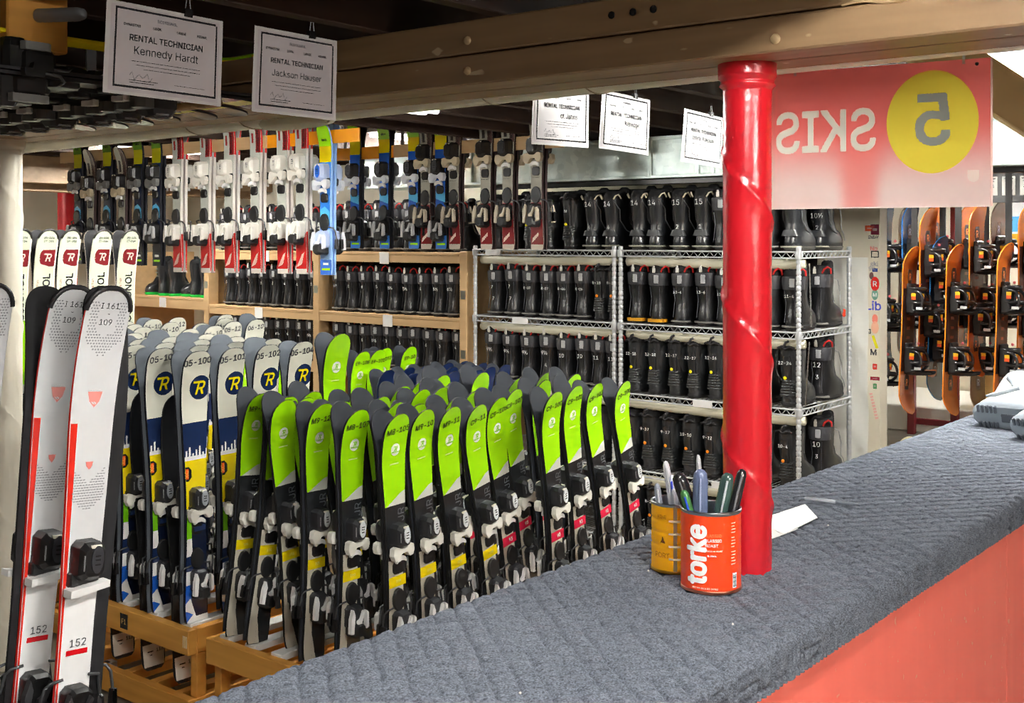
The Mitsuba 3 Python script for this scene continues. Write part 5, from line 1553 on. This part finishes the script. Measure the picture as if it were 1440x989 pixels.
cx, cy, bz = -1.190, 2.145, CT + .008
pen('pen', (cx - .020, cy - .01, bz), (cx - .013, cy - .020, bz + .236), .0125, (lin(60, 66, 90), lin(96, 108, 140), lin(150, 160, 190)), 'thick blue grey marker in the middle of the orange red can', 'marker')
pen('pen', (cx - .01, cy + .0, bz), (cx + .026, cy + .028, bz + .226), .0115, (lin(40, 60, 54), lin(50, 74, 70), lin(190, 196, 200)), 'thick dark green marker leaning right in the orange red can', 'marker')
pen('pen', (cx + .012, cy - .0, bz), (cx + .044, cy + .056, bz + .232), .009, (lin(24, 24, 28), lin(26, 26, 30), lin(120, 120, 126)), 'black marker farthest right in the orange red can', 'marker')
pen('pen', (cx - .0, cy + .018, bz), (cx - .062, cy - .030, bz + .224), .0125, (lin(26, 26, 28), lin(24, 24, 26), lin(90, 90, 92)), 'thick black marker leaning left in the orange red can', 'marker')
pen('pen', (cx + .012, cy - .024, bz), (cx - .035, cy - .052, bz + .196), .0075, (lin(90, 150, 50), lin(60, 110, 60), lin(40, 80, 190)), 'green and blue pen low at the left of the orange red can')
pen('pen', (cx - .03, cy + .03, bz), (cx - .040, cy + .018, bz + .258), .0045, (lin(150, 152, 156), lin(170, 172, 176), lin(200, 200, 204)), 'thin grey pen standing tallest in the orange red can')
cx, cy = -1.316, 2.215
pen('pen', (cx + .01, cy + .01, bz), (cx - .018, cy - .012, bz + .226), .0062, (lin(230, 230, 232), lin(214, 216, 220), lin(190, 192, 196)), 'white pen with a blue foot leaning left in the yellow can')
pen('pen', (cx + .0, cy + .005, bz), (cx - .004, cy - .010, bz + .196), .005, (lin(40, 60, 190), lin(190, 196, 214), lin(60, 80, 200)), 'clear pen with blue ink in the yellow can')
pen('pen', (cx - .015, cy - .01, bz), (cx - .026, cy - .034, bz + .180), .0058, (lin(150, 156, 164), lin(150, 158, 170), lin(200, 206, 212)), 'grey pen low at the left in the yellow can')
pen('pen', (cx + .012, cy + .0, bz), (cx + .012, cy - .028, bz + .172), .0052, (lin(200, 204, 210), lin(176, 180, 188), lin(190, 194, 200)), 'pale pen low in front in the yellow can')

# paper slips
pp = thing('paper_slip', 'white paper slips lying on the carpet behind the red column', 'paper')
put(pp, 'sheet', M().add(extrude(Polygon([(-1.345, 2.60), (-1.262, 2.575), (-1.255, 2.70), (-1.365, 2.80), (-1.375, 2.72)]), .0012, CT + .001), WHITE).ply('m_paper'))
put(pp, 'sheet', M().add(extrude(Polygon([(-1.372, 2.70), (-1.255, 2.62), (-1.262, 2.83), (-1.352, 2.952)]), .0012, CT + .0034), lin(246, 246, 244)).ply('m_paper'))
pn = thing('pen', 'grey ballpoint pen lying on the carpet right of the white paper', 'pen')
put(pn, 'barrel', M().add(tube([(-1.372, 2.995, CT + 0.0095), (-1.30, 3.006, CT + 0.0095), (-1.29, 3.008, CT + 0.0090)], [.0052, .0052, .0046], 10), lin(176, 182, 190), True).ply('m_satin'))
put(pn, 'tip', M().add(tube([(-1.29, 3.008, CT + 0.0090), (-1.25, 3.018, CT + 0.0085), (-1.226, 3.024, CT + 0.0075)], [.0046, .004, .0008], 10), lin(110, 118, 128), True).ply('m_satin'))
put(pn, 'clip', M().add(tube([(-1.37, 2.992, CT + .016), (-1.34, 2.997, CT + .016)], .0012, 6), SILVER, True).ply('m_metal'))
lint = thing('carpet_fluff', 'small pale bits of fluff on the counter carpet near its front edge', 'fluff', None, 'stuff')
fl = M()
for i in range(6):
    x, y = rng.uniform(-1.5, -.95), rng.uniform(1.3, 4.0)
    fl.add(xf(trimesh.creation.icosphere(1, .0022), t=(x, y, CT + .003)), lin(210, 206, 200), True)
put(lint, None, fl.ply('m_matte'), None, None, 'stuff')


# ---- white and grey snowboard boots lying on the counter
def lying_boot(m, label):
    k = thing('boot', label, 'boot', 'white and grey boots on the counter')
    W1, G1, G2 = lin(190, 199, 193), lin(128, 135, 144), lin(76, 82, 90)
    m = np.array(m)
    lowest = min((boot_rings(q, 30).reshape(-1, 3) @ m[:3, :3].T)[:, 2].min() for q in (SHELL, [(-.012, .012, .258, .036, 2.7), (.010, -.003, .281, .0485, 2.7)]))
    m[2, 3] = CT - .004 - lowest
    r = boot_rings(refine(SHELL, 4), 30)
    put(k, 'shell', M().add(loft(r), W1, True).ply('m_satin'), m, 'white synthetic leather')
    so = boot_rings([(-.012, .012, .258, .036, 2.7), (-.006, .004, .272, .044, 2.7), (.010, -.003, .281, .0485, 2.7), (.024, -.001, .279, .048, 2.7)], 30)
    put(k, 'sole', M().add(loft(so), G1, True).ply('m_satin'), m, 'grey rubber sole')
    for i in range(7):
        for sd in (-1, 1):
            y = .185 + .012 * i
            put(k, 'tread_lug', M().add(box(sd * .030 - .011, sd * .030 + .011, y, y + .006, -.017, -.008, .001), G2).ply('m_satin'), m)
    for i in range(5):
        for sd in (-1, 1):
            y = .025 + .014 * i
            put(k, 'tread_lug', M().add(box(sd * .028 - .012, sd * .028 + .012, y, y + .007, -.017, -.008, .001), G2).ply('m_satin'), m)
    put(k, 'sole_plate', M().add(box(-.014, .014, .10, .20, -.0145, -.008, .002), G2).ply('m_satin'), m)
    for sd in (-1, 1):
        q = [(sd * (np.interp(z, [s[0] for s in SHELL], [s[3] for s in SHELL]) * math.sqrt(max(.05, 1 - ((y - .1) / .19) ** 2)) + .001), y, z) for y, z in ((.03, .05), (.07, .085), (.10, .12), (.08, .16), (.05, .20), (.04, .24))]
        put(k, 'side_stripe', M().add(tube(q, [.004, .011, .014, .010, .013, .006], 8), G1, True).ply('m_satin'), m)
        q = [(sd * .043, .15, .062), (sd * .040, .19, .070), (sd * .030, .235, .066)]
        put(k, 'toe_stripe', M().add(tube(q, [.004, .009, .004], 8), G1, True).ply('m_satin'), m)
    col_r = boot_rings([(.258, -.004, .150, .051, 2.2), (.275, -.004, .15, .051, 2.2), (.297, .010, .14, .042, 2.1), (.29, .026, .126, .028, 2.0), (.262, .034, .116, .022, 2.0)])
    put(k, 'collar', M().add(loft(col_r, False, True), lin(46, 48, 50), True).ply('m_matte'), m, 'dark padded collar')
    tg = boot_rings([(.09, .17, .225, .026, 2.2), (.16, .12, .165, .030, 2.2), (.24, .118, .162, .034, 2.2), (.315, .128, .166, .028, 2.2), (.325, .138, .16, .018, 2.0)])
    put(k, 'tongue', M().add(loft(tg), G1, True).ply('m_satin'), m)
    lc = M()
    for i in range(6):
        z = .115 + .025 * i
        lc.add(tube([(-.036, .125 + .0, z), (-.015, .168 - .1 * (z - .115) if z < .2 else .165, z + .008), (.015, .168 - .1 * (z - .115) if z < .2 else .165, z + .002), (.036, .125, z + .01)], .0022, 6), lin(214, 216, 212), True)
    put(k, 'lace', lc.ply('m_matte'), m)
    return k


def lay_matrix(o, up, toe, sc=1.18):
    z = np.array(up, float)
    z /= np.linalg.norm(z)
    y = np.array(toe, float)
    y -= z * (y @ z)
    y /= np.linalg.norm(y)
    m = frame(o, np.cross(y, z), y, z)
    m[:3, :3] *= sc
    return m


# sole towards the camera, shaft pointing away along the counter to the right
lying_boot(lay_matrix((-1.235, 4.42, CT + .062), (.30, .86, .42), (.92, -.36, .0)), 'white and grey snowboard boot lying on its side on the counter, sole towards the room')
lying_boot(lay_matrix((-1.43, 4.62, CT + .062), (.12, .95, .30), (.97, -.2, .0)), 'second white and grey boot lying behind the first on the counter')

# ================================================================== WALL END STICKERS
ST_ = [('circle', -2.350, 1.42, .030, lin(210, 40, 40), 'R', 'red oval sticker with a white letter R'), ('rect', -2.352, 1.705, (.045, .055), lin(120, 40, 60), '', 'dark maroon square sticker near the top'), ('rect', -2.385, 1.712, (.05, .03), lin(216, 92, 60), '', 'orange red sticker beside the maroon one'),
       ('text', -2.352, 1.665, .016, lin(60, 60, 66), 'INDY', 'small grey lettered sticker'), ('text', -2.350, 1.605, .022, lin(224, 130, 120), 'No', 'pink lettered sticker'), ('frame', -2.352, 1.575, .03, lin(40, 40, 44), '', 'black square outline sticker'),
       ('text', -2.348, 1.525, .024, lin(150, 150, 156), 'ski', 'pale grey scribble sticker'), ('text', -2.362, 1.50, .02, lin(170, 170, 170), 'go', 'pale grey small sticker'), ('rect', -2.345, 1.492, (.03, .018), lin(30, 60, 130), '', 'navy blue rectangular sticker'), ('circle', -2.375, 1.462, .015, lin(110, 80, 80), '', 'small brown oval sticker'),
       ('circle', -2.350, 1.362, .022, lin(120, 170, 150), 'M', 'green and blue round sticker'), ('text', -2.352, 1.305, .045, lin(70, 80, 190), 'Lib', 'large blue script sticker'), ('circle', -2.346, 1.235, .020, lin(236, 140, 120), '', 'salmon round sticker'), ('circle', -2.352, 1.19, .026, lin(240, 190, 160), '', 'peach oval sticker'),
       ('outline', -2.393, 1.168, .02, lin(60, 62, 66), '3', 'rounded grey number sticker'), ('slash', -2.352, 1.115, .07, lin(220, 214, 40), '', 'yellow slanted sticker'), ('text', -2.352, 1.06, .03, lin(50, 50, 56), 'M', 'black scribbled sticker'), ('rect', -2.352, .985, (.024, .030), lin(206, 60, 50), '', 'red square sticker'),
       ('rect', -2.348, .922, (.05, .018), lin(150, 40, 60), '', 'dark red strip sticker'), ('rect', -2.355, .882, (.02, .028), lin(90, 150, 100), '', 'green square sticker'), ('slash2', -2.350, .76, .10, lin(236, 180, 170), '', 'faint pink slanted lettering sticker')]
RW = np.array([[1, 0, 0], [0, 0, -1], [0, 1, 0]], float)
for kd, x, z, s, c, tx, lab in ST_:
    k = thing('sticker', lab + ' on the white wall end', 'sticker')
    mm = M()
    o = (min(x, -2.356) if kd != 'text' else x, 5.9992, z)
    if kd == 'circle':
        mm.add(xf(extrude(affinity.scale(Point(0, 0).buffer(s, 14), .78, 1.25), .0008), RW, o), c)
        if tx:
            mm.add(xf(text(tx, s * .9, .0006, True), RW, (o[0], o[1] - .0008, z)), WHITE)
    elif kd == 'rect':
        mm.add(xf(box(-s[0] / 2, s[0] / 2, -s[1] / 2, s[1] / 2, 0, .0008), RW, o), c)
        mm.add(xf(box(-s[0] / 4, s[0] / 4, -s[1] / 8, s[1] / 8, 0, .0012), RW, o), c * .6 + .25)
    elif kd == 'text':
        mm.add(xf(text(tx, s, .0008, True), RW, (x - .012, o[1], z)), c)
    elif kd in ('frame', 'outline'):
        q = sbox(-s * .6, -s * .5, s * .6, s * .5)
        mm.add(xf(extrude(q.buffer(.003).difference(q.buffer(-.002)), .0008), RW, o), c)
        if tx:
            mm.add(xf(text(tx, s * .6, .0008, True), RW, o), c)
    else:
        a = 20 if kd == 'slash' else 14
        q = affinity.rotate(sbox(-.008, -s / 2, .008, s / 2), a)
        if kd == 'slash2':
            q = union_all([affinity.rotate(sbox(-.010, -s / 2 + .016 * i, .006, -s / 2 + .009 + .016 * i), 14, origin=(0, 0)) for i in range(9)])
        mm.add(xf(extrude(q, .0008), RW, o), c)
    put(k, None, mm.ply('m_satin'))

# ================================================================== SNOWBOARDS
SB = {}


def board_parts(kind):
    if kind in SB:
        return SB[kind]
    base, top, edge = {'orange': (lin(228, 116, 30), lin(176, 86, 30), lin(250, 150, 34)), 'blue': (lin(24, 84, 140), lin(36, 60, 90), lin(60, 140, 220)), 'dark': (lin(60, 56, 54), lin(70, 44, 36), lin(150, 130, 110)), 'teal': (lin(20, 70, 110), lin(18, 44, 72), lin(30, 110, 170))}[kind]
    L, n = 1.30, 41
    s = np.unique(np.r_[np.linspace(0, .15, 14), np.linspace(.15, L - .15, 14), np.linspace(L - .15, L, 14)])
    w = np.interp(s, [0, .16, L / 2, L - .16, L], [.132, .136, .118, .136, .132])
    u = np.clip(np.maximum(.15 - s, s - (L - .15)) / .15, 0, 1)
    w = np.maximum(w * np.sqrt(np.maximum(1 - u ** 2.2, 0)), .001)
    y = .055 * np.clip(np.maximum(.18 - s, s - (L - .18)) / .18, 0, 1) ** 1.8
    th = .009
    k = len(s)
    P = lambda t, h: np.c_[-t, h, s]
    lb, lt, rb, rt = P(-w, y), P(-w, y + th), P(w, y), P(w, y + th)

    def strip(a, b):
        i = np.arange(k - 1)
        return np.vstack([a, b]), np.vstack([np.stack([i, i + k, i + k + 1], 1), np.stack([i, i + k + 1, i + 1], 1)])
    m = M().add(strip(rb, rt), edge, True).add(strip(lt, lb), edge, True).add(strip(lb, rb), base, True)
    o = {'deck': m.ply('m_satin')}
    tp = M().add(strip(rt + [0, .0004, 0], lt + [0, .0004, 0]), top, True)
    o['topsheet'] = tp.ply('m_gloss')
    g = M()
    for c in (.24, L - .24):
        q = extrude(affinity.scale(Point(0, 0).buffer(1, 16), .045, .075), .0006)
        v = q[0] @ np.array([[-1, 0, 0], [0, 0, 1], [0, 1, 0]]).T if 0 else np.c_[-q[0][:, 0], q[0][:, 2] + th + .001, q[0][:, 1] + c]
        g.add((v, q[1]), lin(56, 34, 24))
        t = text('R', .05, .0006, True)
        v = np.c_[-t[0][:, 0], t[0][:, 2] + th + .002, t[0][:, 1] + c]
        g.add((v, t[1]), lin(224, 130, 60) if kind == 'orange' else lin(120, 130, 150))
    for c in np.linspace(.36, L - .36, 9):
        g.add(box(-.03, .03, th + .0006, th + .0012, c, c + .022), lin(120, 54, 26) if kind == 'orange' else lin(30, 34, 44))
    # the middle of the top sheet carries a dark field
    g.add(box(-.118, .118, th + .0005, th + .0009, .33, L - .33), lin(58, 30, 20) if kind in ('orange', 'dark') else lin(16, 30, 50))
    o['graphics'] = g.ply('m_satin')
    for bi_, c in enumerate((.42, L - .42)):
        b = M()
        b.add(box(-.065, .065, th, th + .03, c - .11, c + .13, .008), BLACK)
        b.add(box(-.085, -.055, th + .01, th + .07, c - .10, c + .10, .008), lin(28, 28, 30)).add(box(.055, .085, th + .01, th + .07, c - .10, c + .10, .008), lin(28, 28, 30))
        sfx = '' if bi_ == 0 else '_001'
        o['binding' + sfx] = b.ply('m_satin')
        hb = M()
        a = np.linspace(-1.2, 1.2, 9)
        R = [[(.082 * math.sin(q) * f, th + .02 + hgt, c - .09 - .05 * math.cos(q) * f + .02) for q in a] for hgt, f in ((0, 1), (.07, .98), (.14, .86), (.19, .6))]
        R = np.array(R)
        vi = R.reshape(-1, 3)
        i, j = np.meshgrid(np.arange(3), np.arange(8), indexing='ij')
        q = (i * 9 + j).ravel()
        F = np.vstack([np.stack([q, q + 1, q + 10], 1), np.stack([q, q + 10, q + 9], 1)])
        hb.add((vi, F), lin(34, 34, 36), True).add((vi + [0, 0, .006], F[:, ::-1]), lin(24, 24, 26), True)
        o[f'binding{sfx}__highback'] = hb.ply('m_satin')
        sp = M()
        for cc, hh in ((c - .02, .15), (c + .09, .11)):
            qq = [(.078 * math.cos(t), th + .04 + hh * .72 * math.sin(t), cc) for t in np.linspace(0, math.pi, 11)]
            sp.add(tube(qq, [.010, .012, .014, .016, .018, .018, .018, .016, .014, .012, .010], 7), lin(26, 26, 28), True)
            sp.add(box(-.092, -.072, th + .05, th + .09, cc - .012, cc + .012, .003), lin(206, 208, 210))
        for sd in (-1, 1):
            hoop = [(sd * .074, th + .075 + .062 * math.sin(t), c - .005 + .075 * math.cos(t)) for t in np.linspace(0, 2 * math.pi, 19)[:-1]]
            sp.add(tube(hoop, .011, 7, True), lin(30, 30, 32), True)
        o[f'binding{sfx}__strap'] = sp.ply('m_gloss')
        pt = M()
        for sd in (-1, 1):
            a_, b_ = sorted((sd * .084, sd * .088))
            pt.add(box(a_, b_, th + .05, th + .085, c + .03, c + .055), lin(244, 190, 40)).add(box(a_, b_, th + .05, th + .085, c + .005, c + .03), lin(228, 84, 40))
            pt.add(box(a_, b_, th + .09, th + .14, c - .07, c - .05), lin(210, 212, 214))
        o[f'binding{sfx}__decal'] = pt.ply('m_satin')
        lb_ = M().add(box(-.03, .02, th + .133, th + .150, c - .035, c - .005), lin(244, 190, 40)).add(box(-.03, .02, th + .134, th + .151, c - .018, c - .005), lin(226, 70, 40))
        o[f'binding{sfx}__strap_patch'] = lb_.ply('m_satin')
        o[f'binding{sfx}__size_dot'] = M().add(xf(trimesh.creation.icosphere(2, .011), t=(-.086, th + .05, c + .125)), lin(240, 120, 130), True).ply('m_satin')
    SB[kind] = o
    return o


def board(kind, x, y, z, label, lean=0.0, turn=0.0, s=1.0):
    k = thing('snowboard', label, 'snowboard', None)
    m = ski_frame((x, y, z), (x + .02, y + lean, z + 1.3), (math.cos(turn), math.sin(turn)))
    m[:3, :3] *= s
    for n, shape in board_parts(kind).items():
        scene[f'{k}__{n}'] = {**shape, 'to_world': ST(m.tolist())}
    return k


UP = [(-3.575, 'blue', 9.25, .60), (-3.43, 'blue', 9.42, .62), (-3.225, 'orange', 9.25, .57), (-2.85, 'orange', 9.25, .60), (-2.49, 'orange', 9.25, .60)]
BACK = [(-3.55 + .245 * i, kd, 9.68, .62 + .02 * (i % 2)) for i, kd in enumerate(('dark', 'orange', 'orange', 'dark', 'dark', 'dark'))]
for i, (x, kd, y, z) in enumerate(BACK):
    board(kd, x, y, z, f'{"orange" if kd == "orange" else "dark brown"} snowboard in the back row, {ORD[i + 1]} from the white wall', -.02, -.10 + rng.uniform(-.04, .04), 1.03)
for i, (x, kd, y, z) in enumerate(UP):
    board(kd, x, y, z, f'{"blue" if kd == "blue" else "orange" if kd == "orange" else "dark brown"} snowboard in the upper tier, {ORD[i + 1]} from the white wall', -.02, -.08 + rng.uniform(-.04, .04), 1.03)
LO = [(-3.545, 'teal', 9.00, .20), (-3.30, 'orange', 9.00, .30), (-3.19, 'teal', 9.32, .38), (-2.965, 'orange', 9.00, .32), (-2.87, 'dark', 9.36, .30), (-2.60, 'orange', 9.00, .33), (-2.47, 'dark', 9.36, .30)]
for i, (x, kd, y, z) in enumerate(LO):
    board(kd, x, y, z, f'{"dark blue" if kd == "teal" else "orange" if kd == "orange" else "dark brown"} snowboard in the lower tier, {ORD[i + 1]} from the white wall', .06, -.06 + rng.uniform(-.04, .04), 1.0)
sr = thing('snowboard_rack', 'dark red steel rack holding two tiers of snowboards', 'rack')
for x in (-3.56, -3.20, -2.2, -1.2):
    put(sr, 'upright', M().add(box(x - .03, x + .03, 9.85, 9.91, 0, 2.19, .004), lin(110, 30, 36)).ply('m_satin'))
for z in (.08, .93, 1.22, 1.98):
    put(sr, 'crossbar', M().add(box(-3.56, -1.2, 9.915, 9.955, z, z + .05, .004), lin(110, 30, 36)).ply('m_satin'))
for (x, kd, y, z), ln_, sc_ in [(q, -.02, 1.03) for q in UP + BACK] + [(q, .06, 1.0) for q in LO]:
    xt, zt_ = x + .035, z + 1.28 * sc_
    put(sr, 'strap', M().add(box(xt - .001, xt + .045, y + ln_ - .006, y + ln_ + .006, zt_, 2.4205), lin(40, 38, 38)).ply('m_matte'))
hd = thing('header_board', 'black header board above the snowboards carrying white price cards', 'board')
put(hd, None, M().add(box(-3.7, -.9, 9.30, 9.315, 1.93, 2.20, .003), lin(34, 32, 32)).ply('m_satin'))
for i in range(12):
    x = -3.0 + .13 * i
    k = thing('price_card', f'white printed card above the snowboards, {ORD[i + 1]} in the row', 'card', 'white cards on the header board')
    put(k, 'sheet', M().add(box(x - .048, x + .048, 9.294, 9.2985, 1.985, 2.13), lin(226, 224, 216)).ply('m_paper'))
    mm = M()
    for j, (w_, zz) in enumerate(((.07, 2.11), (.05, 2.09), (.04, 2.06), (.05, 2.045), (.03, 2.01))):
        mm.add(box(x - w_ / 2, x + w_ / 2, 9.2925, 9.2935, zz, zz + .007), lin(70, 68, 68))
    put(k, 'print', mm.ply('m_matte'))
for i, (x, z) in enumerate(((-3.02, .55), (-2.36, .48))):
    k = thing('cardboard_box', f'plain cardboard box behind the hanging snowboards, {["left", "right"][i]} one', 'box')
    put(k, None, M().add(box(x - .10, x + .12, 10.1, 10.4, .221, z + .15, .004), lin(226, 186, 118)).ply('m_matte'))
wb_ = thing('pale_floor_block', 'low white bench behind the snowboard rack', 'bench')
put(wb_, None, M().add(box(-4.6, -.5, 10.0, 11.3, .0, .22, .01), lin(232, 230, 222)).ply('m_satin'))  # white block standing in for the pale floor area
db = thing('white_board', 'pale rounded board leaning low against the white wall end, beside the counter', 'board')
put(db, None, M().add(xf(extrude(affinity.scale(Point(0, 0).buffer(1, 20), .11, .30), .02), np.array([[1, 0, 0], [0, 0, -1], [0, 1, 0]], float), (-2.25, 6.22, .30)), lin(240, 232, 196)).ply('m_satin'))
po = thing('wall_poster', 'bright blue and yellow poster on the far wall behind the snowboards', 'poster')
put(po, 'sheet', M().add(box(-3.2, -2.0, 11.38, 11.395, 1.45, 2.15), WHITE).ply('m_paper'))
put(po, 'band', M().add(box(-3.2, -2.0, 11.375, 11.38, 1.72, 1.86), lin(90, 170, 230)).add(box(-3.2, -2.0, 11.375, 11.38, 1.62, 1.70), lin(244, 180, 50)).ply('m_paper'))
